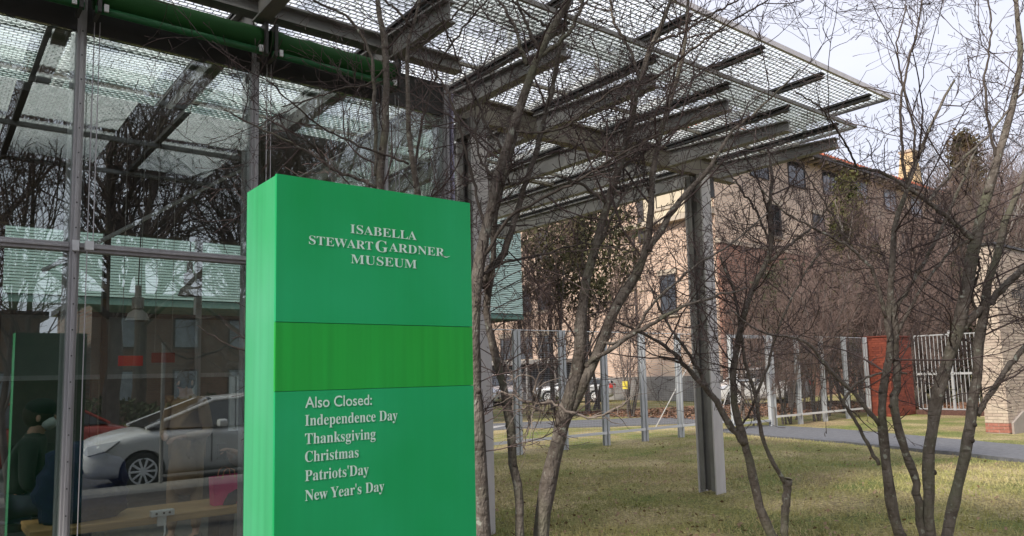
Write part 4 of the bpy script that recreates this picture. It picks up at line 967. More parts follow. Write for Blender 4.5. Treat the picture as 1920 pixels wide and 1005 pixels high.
C_ = [
 ([(1012, 1005), (1018, 952), (1030, 894), (1043, 843), (1052, 791), (1083, 707), (1088, 629), (1092, 560), (1101, 514), (1129, 423), (1142, 378), (1160, 320), (1185, 234), (1197, 146), (1222, 84), (1243, 42), (1260, 0), (1280, -70)], (31, 30, 27, 17, 15, 13, 9, 6)),
 ([(1050, 800), (1065, 784), (1106, 693), (1129, 638), (1156, 574), (1193, 514), (1212, 475), (1220, 433), (1220, 378), (1225, 324), (1231, 280), (1243, 230), (1272, 146), (1285, 96), (1290, 0), (1300, -80)], (22, 21, 18, 13, 10, 7, 5)),
 ([(1214, 470), (1240, 433), (1266, 385), (1304, 346), (1332, 313), (1352, 284), (1369, 246), (1399, 226), (1449, 180), (1500, 130)], (14, 11, 8, 5, 3)),
 ([(1095, 686), (1133, 661, -.1), (1193, 624, -.2), (1248, 592, -.3), (1282, 574, -.3), (1340, 556, -.4), (1400, 540, -.4)], (9, 8, 6, 3)),
 ([(1128, 640), (1150, 648, -.1), (1190, 622, -.2), (1230, 560, -.3), (1300, 500, -.3), (1375, 455, -.3), (1440, 400, -.3)], (7, 5, 3)),
 ([(1090, 560), (1120, 470, .1), (1150, 400, .1), (1190, 330, .2), (1215, 260, .2)], (7, 5, 3)),
 ([(1140, 385), (1100, 350, -.1), (1050, 330, -.2), (1000, 335, -.3), (930, 350, -.3)], (7, 5, 3)),
 ([(1200, 150), (1180, 90), (1150, 40), (1140, -20)], (7, 4)),
 ([(1222, 84), (1280, 60), (1330, 30), (1400, -10)], (6, 3)),
 ([(1197, 160), (1240, 140, -.1), (1300, 90, -.2), (1370, 40, -.2), (1440, 0, -.2)], (6, 3)),
 ([(1160, 318), (1200, 290, .1), (1260, 250, .1), (1330, 200, .1)], (6, 3)),
]
fg_tree('bare_tree', 'stout forked bare tree right of the sign, splitting into two tall leaders', C_, 4.85, (3.25, 3.7, 0), 9, 75, 580, 3400, 3200)
D_ = [
 ([(1444, 1005), (1425, 955), (1413, 897), (1401, 846), (1386, 800), (1370, 720), (1379, 656), (1395, 592), (1409, 537), (1441, 492), (1450, 469), (1443, 400), (1450, 340), (1440, 280)], (17, 16, 13, 10, 8, 5)),
 ([(1396, 832), (1366, 795), (1348, 759), (1330, 735), (1297, 699), (1264, 661), (1237, 643), (1198, 622), (1150, 600)], (14, 11, 7, 4)),
 ([(1348, 759), (1327, 726, .1), (1309, 693, .1), (1288, 655, .1), (1267, 631, .1), (1243, 592, .1), (1220, 540, .1)], (9, 6, 3)),
 ([(1470, 1004), (1474, 943), (1478, 900)], (14, 15, 15)),
 ([(1476, 912), (1471, 903), (1447, 867), (1429, 821), (1422, 779), (1416, 735), (1395, 675), (1386, 597), (1375, 540), (1350, 480)], (9, 8, 7, 6, 4)),
 ([(1417, 742), (1438, 693), (1454, 629), (1480, 565), (1509, 514), (1540, 470)], (6, 4, 3)),
 ([(1441, 492), (1496, 446), (1523, 427), (1560, 380)], (8, 5, 3)),
 ([(1450, 470), (1420, 400, .1), (1380, 340, .1), (1350, 300, .1)], (5, 3)),
 ([(1418, 735), (1412, 760), (1403, 780), (1388, 798)], (5, 4)),
]
dt = fg_tree('bare_tree', 'slender bare tree with a sawn-off stub, beside the lone column on the lawn', D_, 6.0, (5.75, 3.35, 0), 13, 70, 560, 2600, 2000)
p_ = at_d(1478.5, 898, 6.0); MB().tube([tuple(p_), tuple(p_ + np.array([0.002, 0, 0.004]))], 0.031, 12).build('sawn_end', 'cut', dt)
E_ = [
 ([(1684, 1004), (1671, 943), (1662, 882), (1656, 846), (1656, 791), (1648, 745), (1653, 724), (1667, 690), (1670, 638), (1665, 592), (1670, 537), (1674, 446), (1682, 400), (1701, 354), (1725, 290), (1750, 220), (1790, 150)], (22.1, 18.0, 15.6, 13.1, 10.7, 7.4, 4.1)),
 ([(1649, 797), (1617, 755), (1592, 727), (1562, 700), (1541, 675), (1514, 640), (1491, 633), (1450, 630), (1410, 615), (1370, 580)], (9.0, 7.4, 4.9, 3.3)),
 ([(1648, 872), (1623, 827), (1605, 791), (1580, 755), (1592, 730), (1620, 708), (1655, 698), (1700, 700)], (7.4, 5.7, 3.3)),
 ([(1662, 595), (1638, 505), (1592, 460), (1523, 427), (1473, 400), (1420, 350)], (7.4, 5.7, 4.1, 2.5)),
 ([(1670, 592), (1700, 545), (1734, 492), (1775, 409), (1800, 350), (1830, 280)], (8.2, 6.6, 4.1)),
 ([(1678, 632), (1700, 590), (1729, 537), (1780, 473), (1816, 450), (1870, 430)], (7.4, 4.9, 3.3)),
 ([(1729, 1004), (1714, 888), (1699, 852), (1681, 791), (1674, 761), (1681, 730), (1683, 690), (1679, 656), (1680, 610), (1672, 560)], (14.8, 14.8, 14.8, 13.9, 11.5)),
 ([(1741, 1004), (1741, 937), (1741, 852), (1747, 806), (1756, 745), (1772, 690), (1798, 620), (1816, 520), (1826, 452), (1841, 407), (1860, 331), (1875, 282), (1894, 218), (1909, 170), (1915, 90), (1905, 0), (1890, -80)], (20.5, 20.5, 22.1, 23.0, 18.0, 13.1, 9.8, 6.6)),
 ([(1826, 452), (1800, 425), (1773, 403), (1727, 369), (1697, 350), (1659, 324), (1606, 312), (1560, 300)], (10.7, 9.0, 6.6, 3.3)),
 ([(1797, 622), (1825, 592), (1853, 569), (1890, 530), (1935, 490), (1990, 430)], (14.8, 13.9, 12.3, 10.7)),
 ([(1772, 1004), (1793, 928), (1808, 867), (1817, 806), (1829, 730), (1836, 640), (1848, 574), (1846, 542), (1876, 469), (1889, 400), (1920, 330), (1950, 250)], (20.5, 19.7, 18.0, 16.4, 12.3, 8.2)),
 ([(1832, 780), (1867, 720), (1912, 661), (1960, 610), (2010, 560)], (10.7, 9.8, 8.2)),
 ([(1700, 352), (1690, 270), (1687, 200), (1700, 130), (1720, 60), (1730, -20)], (5.7, 4.9, 2.5)),
 ([(1740, 380), (1780, 330), (1812, 290), (1850, 260), (1910, 180), (1960, 100)], (6.6, 4.9, 3.3)),
 ([(1825, 455), (1838, 500), (1820, 560), (1836, 590)], (4.9, 4.9)),
 ([(1697, 350), (1715, 300), (1712, 230), (1690, 150), (1680, 80), (1700, 10)], (4.9, 4.1, 2.5)),
 ([(1870, 300), (1850, 220), (1845, 150), (1860, 60), (1850, -30)], (5.7, 4.1, 2.5)),
 ([(1606, 312), (1580, 260, -.2), (1540, 200, -.3), (1490, 170, -.4)], (4.1, 2.5)),
 ([(1592, 460), (1560, 400), (1520, 340), (1490, 290)], (4.1, 2.5)),
]
fg_tree('bare_tree', 'many-stemmed bare tree with thick spreading limbs at the right edge', E_, 5.7, (6.2, 2.55, 0), 17, 120, 1000, 5800, 5200, l1=(0.5, 1.5))
# bleached dead branch hanging in front of the forked tree
RNG = np.random.default_rng(4)
db = thing('dead_branch', 'bleached crooked dead branch snagged across the fork of the stout tree', 'branch', tuple(at_d(1079, 777, 4.5)))
PS, RS = [], []
for pts, wd in (([(1082, 779), (1060, 768), (1040, 757), (1025, 752), (1004, 759), (985, 748), (969, 744), (940, 735)], (6, 6, 3)), ([(1070, 772), (1095, 782), (1121, 783), (1150, 770), (1160, 760), (1175, 757)], (5, 3)), ([(1010, 757), (1000, 740), (1008, 715), (985, 700), (950, 715)], (4, 2)), ([(1030, 752), (1015, 770), (990, 760), (975, 775)], (5, 3)), ([(992, 752), (992, 790), (985, 830), (978, 850)], (3, 2))):
    A, Rq = resample([at_d(u, v, 4.52) for u, v in pts], [0.5 * q * 4.5 / F for q in np.interp(np.linspace(0, 1, len(pts)), np.linspace(0, 1, len(wd)), wd)], 14)
    A += RNG.normal(0, 0.006, A.shape); PS.append(A); RS.append(Rq)
    MB().tube([tuple(q) for q in A], list(Rq), 6).build('branch', 'twig_pale', db, smooth=True)
C2, R2 = spawn(np.array(PS), np.array(RS), 50, 0.08, 0.35, 6, (35, 80), 0.25, 0.0, 0.6, 0.0018); V, Q = tubes_np(C2, np.minimum(R2, .004), 4)
stuff(link('twigs', np_mesh('twigs', V, Q, 'twig_pale'), db))

# ------------------------------------------------------------------ background trees (one prototype of each kind, then copies)
def bare_proto(name, h, seed, n1, n2, n3, bark, tw, r0=0.16, spread=1.0, up=0.12, trunks=1, rt=0.006, clear=0.25):
    global RNG
    RNG = np.random.default_rng(seed)
    r = local(thing(name, 'x', 'tree', (0, 0, 0)))
    P = grow(RNG.normal(0, 0.10 * (trunks > 1), (trunks, 3)) * [1, 1, 0] - [0, 0, 0.1], unit(RNG.normal(0, 0.18 if trunks > 1 else 0.05, (trunks, 3)) + [0, 0, 1]), np.full(trunks, h), 16, 0.07, 0.10)
    Rr = np.linspace(1, 0.12, 16)[None] * r0 * (1 if trunks == 1 else 0.75) * np.ones((trunks, 1))
    C1, R1 = spawn(P, Rr, n1, 0.25 * h * spread, 0.55 * h * spread, 12, (25, 60), 0.10, up, 0.55, rt * 2.4, 0.25, clear)
    V, Q = merge([tubes_np(P, Rr, 9), tubes_np(C1, R1, 6)]); me = np_mesh('trunk', V, Q, bark); me.shade_smooth(); link('trunk', me, r)
    C2, R2 = spawn(np.concatenate([C1, P[:, 4:]]), np.concatenate([R1, Rr[:, 4:]]), n2, 0.10 * h, 0.24 * h, 8, (25, 65), 0.15, 0.08, 0.5, rt * 1.4, 0.4, 0.2) if False else spawn(C1, R1, n2, 0.10 * h, 0.24 * h, 8, (25, 65), 0.15, 0.08, 0.5, rt * 1.4, 0.4, 0.2)
    C3, R3 = spawn(C2, R2, n3, 0.035 * h, 0.11 * h, 5, (25, 70), 0.18, 0.06, 0.6, rt, 0.6, 0.1)
    V, Q = merge([tubes_np(C2, R2, 4), tubes_np(C3, R3, 3)]); stuff(link('twigs', np_mesh('twigs', V, Q, tw), r))
    return r
protos = {}
protos['street'] = bare_proto('street_tree', 11, 21, 32, 280, 2600, 'bark_dark', 'twig', 0.24, 0.9, 0.05, rt=0.005, clear=0.28)
protos['slim'] = bare_proto('bare_tree', 8, 22, 28, 240, 1700, 'bark_far', 'twig_red', 0.09, 0.7, 0.16, 2, rt=0.006, clear=0.15)
M['twig_grey'] = mat('grey_far_twig', (0.24, 0.20, 0.17), 0.9, col2=(0.10, 0.085, 0.075), vscale=1.0)
protos['grey'] = bare_proto('bare_tree', 8, 29, 26, 190, 1300, 'bark_dark', 'twig_grey', 0.12, 0.8, 0.12, 1, rt=0.006, clear=0.2)
protos['shrub'] = bare_proto('bare_shrub', 4.2, 23, 36, 280, 1700, 'bark_far', 'twig_red', 0.05, 0.9, 0.16, 5, rt=0.0045, clear=0.05)
protos['birch'] = bare_proto('birch_tree', 9, 24, 36, 340, 2400, 'bark_white', 'twig_red', 0.07, 0.45, 0.18, 2, rt=0.005, clear=0.3)
used = set()
def place(kind, x, y, s, rz, label, group, z=0.0):
    if kind in used: o = copy_tree(protos[kind])
    else: o = protos[kind]; used.add(kind)
    o.location = (x, y, z); o.scale = (s, s, s * random.uniform(0.92, 1.08)); o.rotation_euler = (0, 0, rz)
    tag(o, label, 'shrub' if 'shrub' in kind else 'tree', group); return o
# behind the fence and beyond the red block
G1 = 'bare reddish thicket trees behind the fence and the red block'
rr = random.Random(5)
ORD = ['first', 'second', 'third', 'fourth', 'fifth', 'sixth', 'seventh', 'eighth', 'ninth', 'tenth', 'eleventh', 'twelfth']
counts = {}
for (u, d, kind, s) in sorted(((1385, 25, 'slim', 1.0), (1415, 21, 'shrub', 1.0), (1445, 27, 'slim', .95), (1475, 22, 'shrub', 1.1), (1505, 28, 'slim', 1.0), (1530, 23, 'shrub', 1.2), (1555, 30, 'slim', 1.0), (1580, 26, 'shrub', 1.35),
                        (1605, 33, 'birch', .9), (1630, 30, 'slim', 1.0), (1660, 34, 'birch', 1.0), (1680, 31, 'shrub', 1.4), (1700, 36, 'slim', 1.15), (1722, 31, 'birch', .85), (1745, 37, 'birch', 1.0), (1765, 33, 'slim', 1.0),
                        (1790, 38, 'birch', 1.15), (1812, 34, 'slim', 1.2), (1838, 42, 'birch', 1.25), (1862, 40, 'slim', 1.3), (1885, 46, 'slim', 1.6), (1910, 44, 'slim', 1.5), (1930, 52, 'birch', 1.8), (1875, 60, 'slim', 2.0), (1905, 66, 'slim', 2.1),
                        (1493, 24, 'slim', .8), (1545, 25, 'slim', .85), (1620, 28.5, 'shrub', 1.2), (1738, 30, 'shrub', 1.3), (1770, 31, 'shrub', 1.2), (1800, 31.5, 'shrub', 1.3), (1650, 27.5, 'shrub', 1.1), (1713, 28, 'shrub', 1.0), (1845, 36, 'shrub', 1.5), (1955, 60, 'slim', 1.9))):
    if kind == 'slim' and u < 1720: s *= .68
    if kind == 'slim' and int(u) % 2 == 0: kind = 'grey'
    p = at_d(u, 700, d)
    lab = {'slim': 'slim reddish-grey bare tree, %s from the left of those %s', 'grey': 'single-trunked grey bare tree, %s from the left of those %s', 'shrub': 'low bushy bare shrub, %s from the left of those %s', 'birch': 'pale-stemmed birch-like tree, %s from the left of those %s'}[kind]
    wh = 'behind the mesh fence' if u < 1600 else ('beyond the white railing' if u < 1825 else 'rising behind the buff wall')
    if kind == 'shrub' and u < 1560: s *= .8
    place(kind, p[0], p[1], s, rr.uniform(0, 6.28), lab % (ORD[counts.setdefault((kind, wh), 0)], wh), {'slim': 'slim', 'grey': 'single-trunked', 'shrub': 'shrubby', 'birch': 'birch-like'}[kind] + ' bare growth ' + wh); counts[(kind, wh)] += 1
place('shrub', *at_d(1183, 700, 27)[:2], 1.0, 0.4, 'small vase-shaped bare tree with a yellow tag in front of the beige brick wall', None)
p = at_d(1172, 722, 26.6); tag(MB().box(p[0] - 0.01, p[1] - 0.12, p[2] - 0.14, p[0] + 0.01, p[1] + 0.12, p[2] + 0.14).build('tree_tag', mat('yellow_tag', (0.75, 0.6, 0.08), 0.6)), 'small yellow tag fixed to the bare tree by the beige brick wall', 'tag')
for u, d, s, l in ((1060, 30, 1.0, 'bare tree in front of the low museum windows behind the fence'), (960, 26, .8, 'bare shrubby tree at the far left of the fence view'), (1120, 34, 1.25, 'bare dark-stemmed tree before the evergreen and brick wall'), (1000, 33, 1.1, 'bare tree before the dark car park opening')):
    place('slim', *at_d(u, 700, d)[:2], s, u * 0.7, l, None)
# street trees behind the photographer, seen only as reflections in the glass
for y_, rowlab, grp, lst in ((-2.5, 'dark bare tree on the near pavement, mirrored in the glass, %s from the left', 'near pavement trees', ((-2.6, -2.9, .80, 2.3), (6.7, -2.85, .78, 4.0), (11.4, -2.8, .7, 1.0))),
                            (-12.6, 'dark bare tree in the row across the street, %s from the left', 'row of trees across the street', ((-6.5, -12.8, 1.0, 5.1), (-1.5, -12.6, .95, 1.0), (4.2, -12.4, 1.05, 2.1), (8.6, -12.9, .95, 3.4), (12.8, -12.7, 1.0, .4))),
                            (-20, 'tall bare tree behind the far hedge, %s from the left', 'trees behind the far hedge', ((-4.8, -21, 1.15, 5.4), (1.0, -19, 1.2, 4.1), (6.5, -20, 1.2, .2), (12.5, -20, 1.2, 2.0), (18.5, -19, 1.2, 1.1)))):
    for i, (x, y, s, rz) in enumerate(lst): place('street', x, y, s, rz, rowlab % ORD[i], grp, -0.15)
place('slim', 1.25, -2.2, .85, 1.1, 'pale multi-stemmed bare sapling on the near pavement, mirrored at the far left', None, -.12)
# ------------------------------------------------------------------ evergreens
def conifer(name, label, x, y, h, r, m, seed, shape='cone', n=16000, sz=0.10, trunk_h=0.4):
    global RNG
    RNG = np.random.default_rng(seed)
    root = thing(name, label, 'tree', (x, y, 0))
    MB().tube([(x, y, -0.1), (x, y, h * 0.5), (x, y, h * 0.92)], [0.12, 0.07, 0.02], 8).build('trunk', 'bark_far', root)
    nc = 420; t = RNG.random(nc) ** 0.8
    R = r * ((1 - t) ** 0.75 if shape == 'cone' else np.sqrt(np.clip(1 - (2 * t - 0.9) ** 2, 0.05, 1))) + 0.05
    a = RNG.random(nc) * 6.283; rad = R * np.sqrt(RNG.random(nc)) * RNG.uniform(0.8, 1.12, nc)
    cc = np.stack([x + rad * np.cos(a), y + rad * np.sin(a), trunk_h + t * (h - trunk_h)], 1); cs = RNG.uniform(0.5, 1.2, nc)
    i = RNG.integers(0, nc, n); P = cc[i] + RNG.normal(0, 1, (n, 3)) * (cs[i] * r * 0.13)[:, None] * [1, 1, 1.4]
    d1 = unit(RNG.normal(0, 1, (n, 3)) + [0, 0, 0.7]); d2 = unit(np.cross(d1, RNG.normal(size=(n, 3)))); s = RNG.uniform(0.5, 1.3, n)[:, None] * sz
    V = np.stack([P - d2 * s * 0.25, P + d1 * s * 0.6 + d2 * s * 0.28, P + d1 * s * 1.5, P + d1 * s * 0.5 - d2 * s * 0.35], 1).reshape(-1, 3)
    stuff(link('foliage', np_mesh('foliage', V, np.arange(4 * n).reshape(-1, 4), m), root)); return root
p = at_d(1100, 700, 31); conifer('evergreen_tree', 'big dark ragged evergreen in front of the beige brick museum', p[0], p[1], 10.2, 2.35, 'needles_brown', 31, 'egg', 8000, 0.16, 4.4)
p = at_d(1035, 700, 34); conifer('evergreen_tree', 'looser evergreen beside the pale green clad wing', p[0], p[1], 10.5, 2.0, 'needles_brown', 32, 'egg', 2600, 0.2, 5.0)
p = at_d(1612, 700, 33); conifer('juniper_tree', 'narrow olive green conifer in front of the brick facade', p[0], p[1], 10.0, 1.7, 'needles_olive', 33, 'cone', 19000, 0.17, 1.5)
p = at_d(1843, 700, 44); conifer('cypress_tree', 'tall rusty brown columnar conifer right of the yellow chimney', p[0], p[1], 15.2, 2.3, 'needles_rust', 34, 'cone', 24000, 0.22, 1.0)
p = at_d(1762, 700, 34); conifer('holly_tree', 'dark green bushy evergreen low behind the white railing', p[0], p[1], 6.0, 1.9, 'needles', 35, 'egg', 9000, 0.2, 0.6)
p = at_d(1480, 700, 30); conifer('yew_bush', 'dark evergreen bush against the brown brick facade', p[0], p[1], 5.6, 1.3, 'needles', 36, 'egg', 6000, 0.18, 1.5)

# leaf litter on the ground behind the fence (nobody could count it)
RNG = np.random.default_rng(8)
nl = 9000; u = RNG.uniform(0, 1, nl); vv = RNG.uniform(0, 1, nl)
x = 20 + u * 14; y = 15.5 + vv * 8 - (x - 20) * 0.35; P = np.stack([x, y, np.full(nl, 0.02)], 1)
P = np.concatenate([P, np.stack([RNG.uniform(27, 33, 3000), RNG.uniform(2, 12, 3000), np.full(3000, 0.02)], 1)]); nl = len(P)
a = RNG.uniform(0, 6.28, nl); s = RNG.uniform(0.04, 0.10, nl); d = np.stack([np.cos(a) * s, np.sin(a) * s, RNG.uniform(-.02, .05, nl)], 1); e2 = np.stack([-np.sin(a) * s * .6, np.cos(a) * s * .6, RNG.uniform(-.02, .05, nl)], 1)
V = np.stack([P - d, P + e2 + [0, 0, .02], P + d, P - e2 + [0, 0, .02]], 1).reshape(-1, 3)
tag(link('leaf_litter', np_mesh('leaf_litter', V, np.arange(4 * nl).reshape(-1, 4), 'leaf_litter')), 'brown fallen leaves under the shrubs behind the fence', 'leaves', kind='stuff')

# ------------------------------------------------------------------ cars
def paint(name, c):
    m = mat(name, c, 0.28, 0.15, var=0.03); m.node_tree.nodes['Principled BSDF'].inputs['Coat Weight'].default_value = 0.6; return m
def make_car(name, label, pm, L=4.9, H=1.72, W=0.97, hood=1.12, belt=1.05, ws=(1.15, 2.05), rear=(4.45, 4.75), wheels=(1.0, 4.0), wr=0.335, group=None, cat='car'):
    """front at x=0, length along +x, ground at z=0"""
    r = local(thing(name, label, cat, (0, 0, 0), group))
    # lower body loft
    st = [(0.0, 0.42, 0.60, 0.70), (0.08, 0.25, 0.80, 0.80), (0.30, 0.2, 0.93, hood * 0.84), (0.75, 0.2, 0.97, hood * 0.93), (ws[0], 0.2, 0.99, hood), (ws[1], 0.2, 1.0, belt + 0.03), (L * 0.6, 0.2, 1.0, belt + 0.05), (rear[0], 0.2, 0.98, belt + 0.08), (L - 0.12, 0.25, 0.93, belt + 0.06), (L, 0.4, 0.86, belt - 0.1)]
    V = []; Q = []
    for x, z0, wf, zt in st:
        w_ = W * wf; zm = z0 + (zt - z0) * 0.55
        V += [(x, y, z) for y, z in ((-w_ * .80, z0), (-w_ * .97, z0 + .10), (-w_, zm), (-w_ * .975, zt - .10), (-w_ * .88, zt - .015), (-w_ * .4, zt + .02), (w_ * .4, zt + .02), (w_ * .88, zt - .015), (w_ * .975, zt - .10), (w_, zm), (w_ * .97, z0 + .10), (w_ * .80, z0))]
    n = 12
    for k in range(len(st) - 1):
        for j in range(n): Q.append((k * n + j, k * n + (j + 1) % n, (k + 1) * n + (j + 1) % n, (k + 1) * n + j))
    mb = MB(); mb.v = V; mb.f = Q + [tuple(range(n))[::-1], tuple(range((len(st) - 1) * n, len(st) * n))]
    body = mb.build('body', pm, r, smooth=False)
    cut = MB()
    for wx in wheels: cut.tube([(wx, -W - .2, wr), (wx, -W + .26, wr)], wr + 0.055, 28).tube([(wx, W - .26, wr), (wx, W + .2, wr)], wr + 0.055, 28)
    co = cut.build('cutter', 'black')
    sb = body.modifiers.new('s', 'SUBSURF'); sb.levels = 2; sb.render_levels = 2
    bo = body.modifiers.new('b', 'BOOLEAN'); bo.operation = 'DIFFERENCE'; bo.object = co; bo.solver = 'EXACT'
    bpy.context.view_layer.update()
    me = bpy.data.meshes.new_from_object(body.evaluated_get(bpy.context.evaluated_depsgraph_get())); body.modifiers.clear(); body.data = me; bpy.data.objects.remove(co)
    me.name = 'body'
    try: me.shade_smooth()
    except Exception: pass
    em = body.modifiers.new('e', 'EDGE_SPLIT'); em.split_angle = R_(35)
    for wx in wheels: MB().tube([(wx, -W + .25, wr), (wx, W - .25, wr)], wr + 0.05, 20).build('wheel_well', 'black', r)
    # cabin: glass shell with painted roof and pillars
    cs = [(ws[0] + .02, W * .86, W * .84, hood, hood + .02), (ws[1], W * .93, W * .73, belt + .01, H - .07), ((ws[1] + rear[0]) / 2, W * .95, W * .76, belt + .03, H), (rear[0] - .35, W * .93, W * .74, belt + .05, H - .03), (rear[1] - 0.02, W * .86, W * .74, belt + .05, belt + .22)]
    V = []; Q = []
    for x, wb, wt, zb, zt in cs: V += [(x, -wb, zb), (x, -wt, zt - .05 * (zt - zb > .1)), (x, -wt * .55, zt), (x, wt * .55, zt), (x, wt, zt - .05 * (zt - zb > .1)), (x, wb, zb)]
    for k in range(len(cs) - 1):
        for j in range(5): Q.append((k * 6 + j, k * 6 + j + 1, (k + 1) * 6 + j + 1, (k + 1) * 6 + j))
    mb = MB(); mb.v = V; mb.f = Q; mb.build('windows', 'carglass', r)
    def P_(k, j, up=0.006):
        q = V[k * 6 + j]; return (q[0], q[1] + (0.008 if q[1] > 0 else -0.008), q[2] + up)
    rf = MB()
    for k in (1, 2):
        for j in (1, 2, 3):
            i = len(rf.v); rf.v += [P_(k, j), P_(k, j + 1), P_(k + 1, j + 1), P_(k + 1, j)]; rf.f.append((i, i + 1, i + 2, i + 3))
    rf.build('roof', pm, r)
    for sgn_, a, b in ((-1, 0, 1), (1, 5, 4)):
        MB().tube([P_(0, a), P_(1, b)], 0.035, 6).build('front_pillar', pm, r); MB().tube([P_(3, b), P_(4, b), P_(4, a)], 0.05, 6).build('rear_pillar', pm, r)
        MB().tube([P_(1, b), P_(2, b), P_(3, b)], 0.03, 6).build('roof_rail', pm, r)
        for x in ((ws[1] + rear[0]) / 2 - .55, (ws[1] + rear[0]) / 2 + .55): MB().tube([(x, sgn_ * W * .955, belt + .02), (x, sgn_ * W * .77, H - .07)], 0.028, 6).build('door_pillar', 'black', r)
        y0, y1 = sorted((sgn_ * (W * .965), sgn_ * (W * 1.07)))
        for x in (ws[1] + .3, ws[1] + 1.4): MB().box(x + .65, y0, belt - .20, x + .85, sgn_ * (W + .012) if sgn_ > 0 else y1, belt - .16).build('door_handle', pm, r) if sgn_ > 0 else None
        MB().box(ws[1] - .02, sgn_ * (W + .01) if sgn_ > 0 else -W - .20, belt + .02, ws[1] + .16, W + .20 if sgn_ > 0 else -W - .01, belt + .17).build('mirror', pm, r, bevel=0.04)
        for x in (ws[1] - .1, ws[1] + 1.05, ws[1] + 2.1): MB().box(x, sgn_ * W * 0.97 if sgn_ > 0 else -W - .003, .42, x + .012, W + .003 if sgn_ > 0 else -W * .97, belt - .10).build('door_seam', 'black', r)
        # headlight, fog light, tail light
        hl = MB(); s = sgn_
        hl.v = [(.07, s * W * .62, .70), (.14, s * W * .70, .84), (.62, s * W * .955, .93), (.40, s * W * .955, .76), (.13, s * W * .82, .68)]; hl.f = [(0, 1, 2, 3, 4)]
        h_ = hl.build('headlight', mat('headlamp_lens', (0.55, 0.56, 0.58), 0.1, 0.4), r); sm = h_.modifiers.new('t', 'SOLIDIFY'); sm.thickness = 0.05; sm.offset = 0
        MB().tube([(.03, s * W * .66, .42), (.10, s * W * .66, .42)], 0.06, 14).build('fog_light', 'black', r)
        MB().box(L - .22, min(s * W * .80, s * W * .96), belt - .2, L - .02, max(s * W * .80, s * W * .96), belt + .02).build('tail_light', 'red_paint', r, bevel=0.02)
    for k in range(5): MB().box(-.012, -W * .42, .60 + k * .035, .05, W * .42, .618 + k * .035).build('grille_bar', 'galv_bright', r)
    MB().box(0.0, -W * .5, .34, .09, W * .5, .50).build('air_intake', 'black', r)
    for wx in wheels:
        for s in (-1, 1):
            y = s * (W - .12)
            t_ = MB().tube([(wx, y - .10, wr), (wx, y - .085, wr), (wx, y + .085, wr), (wx, y + .10, wr)], [wr * .86, wr, wr, wr * .86], 30).build('tyre', 'rubber', r, smooth=False)
            rm = MB().tube([(wx, y + s * .098, wr), (wx, y + s * .106, wr)], wr * .20, 16)
            for q in range(10):
                an = q * math.pi / 5; c_, s_ = math.cos(an), math.sin(an)
                rm.tube([(wx + c_ * wr * .15, y + s * .104, wr + s_ * wr * .15), (wx + c_ * wr * .66, y + s * .104, wr + s_ * wr * .66)], 0.022, 5)
            ring = [(wx + math.cos(q * math.pi / 14) * wr * .68, y + s * .102, wr + math.sin(q * math.pi / 14) * wr * .68) for q in range(29)]
            rm.tube(ring, 0.018, 5, cap=False); rm.build('rim', 'galv_bright', t_)
    return r
pw = paint('white_car_paint', (0.68, 0.68, 0.68)); pr_ = paint('red_car_paint', (0.42, 0.035, 0.015)); ps_ = paint('silver_car_paint', (0.45, 0.46, 0.48))
van = make_car('minivan', 'white minivan parked at the kerb, mirrored in the lower glass panes', pw, 5.0, 1.74, .97, 1.13, 1.08, (1.05, 2.35), (4.6, 4.95), (1.02, 4.0), .345)
van.location = (2.32, -5.05, -.36)
suv = make_car('red_suv', 'orange red car parked across the street, mirrored in the glass behind the white minivan', pr_, 4.5, 1.66, .92, 1.1, 1.08, (.9, 1.7), (4.05, 4.4), (.85, 3.55), .34)
suv.location = (4.4, -8.9, -.36); suv.rotation_euler = (0, 0, math.pi)
s1 = make_car('silver_car', 'silver saloon car parked in the shade of the museum, seen through the fence', ps_, 4.6, 1.42, .9, .98, .98, (1.2, 2.1), (3.9, 4.45), (.9, 3.6), .32)
p = at_z(1012, 757); s1.location = (p[0] + 1, p[1] + 1.5, 0); s1.rotation_euler = (0, 0, -0.9)
s2 = make_car('white_van', 'white estate car parked beyond the fence, half hidden by the lone column', pw, 4.6, 1.72, .93, 1.08, 1.05, (.95, 1.7), (4.1, 4.45), (.9, 3.6), .35)
s2.location = (28.6, 21.4, 0); s2.rotation_euler = (0, 0, -0.62)
s3 = copy_tree(s2); tag(s3, 'white car at the far left of the fence view, under the dark overhang', 'car'); p = at_d(955, 700, 40); s3.location = (p[0], p[1], 0); s3.rotation_euler = (0, 0, 1.2)
for c in (s1, s2, s3, van, suv): c['category'] = 'car'

# ------------------------------------------------------------------ the far side of the street (seen in the glass only)
M['rb1'] = brick_mat('street_brick', (0.22, 0.13, 0.10), (0.18, 0.10, 0.08), (0.2, 0.17, 0.15), 0.3, 0.1, 'x', 0.25)
for x0, x1, hgt, m, lab in ((-22, 4, 4.6, 'rb1', 'low dark brick building across the street'), (6, 34, 5.6, 'rb1', 'longer brick building across the street, right of the low one')):
    b = thing('street_building', lab, 'building', (x0, -27, -.2)); MB().box(x0, -38, -.3, x1, -27, hgt).build('wall', m, b); MB().box(x0 - .3, -38.3, hgt, x1 + .3, -26.7, hgt + .3).build('roof', 'steel_dark', b)
    for fl in range(1 if hgt < 5 else 2):
        for k in range(int((x1 - x0) / 2.6)):
            z = .8 + fl * 2.5; a = x0 + .9 + k * 2.6; w_ = MB().box(a, -26.999, z, a + 1.2, -26.95, z + 1.5).build('window', 'frame_dark', b); MB().box(a + .08, -26.949, z + .08, a + 1.12, -26.93, z + 1.42).build('pane', 'winblue', w_)
RNG = np.random.default_rng(77)
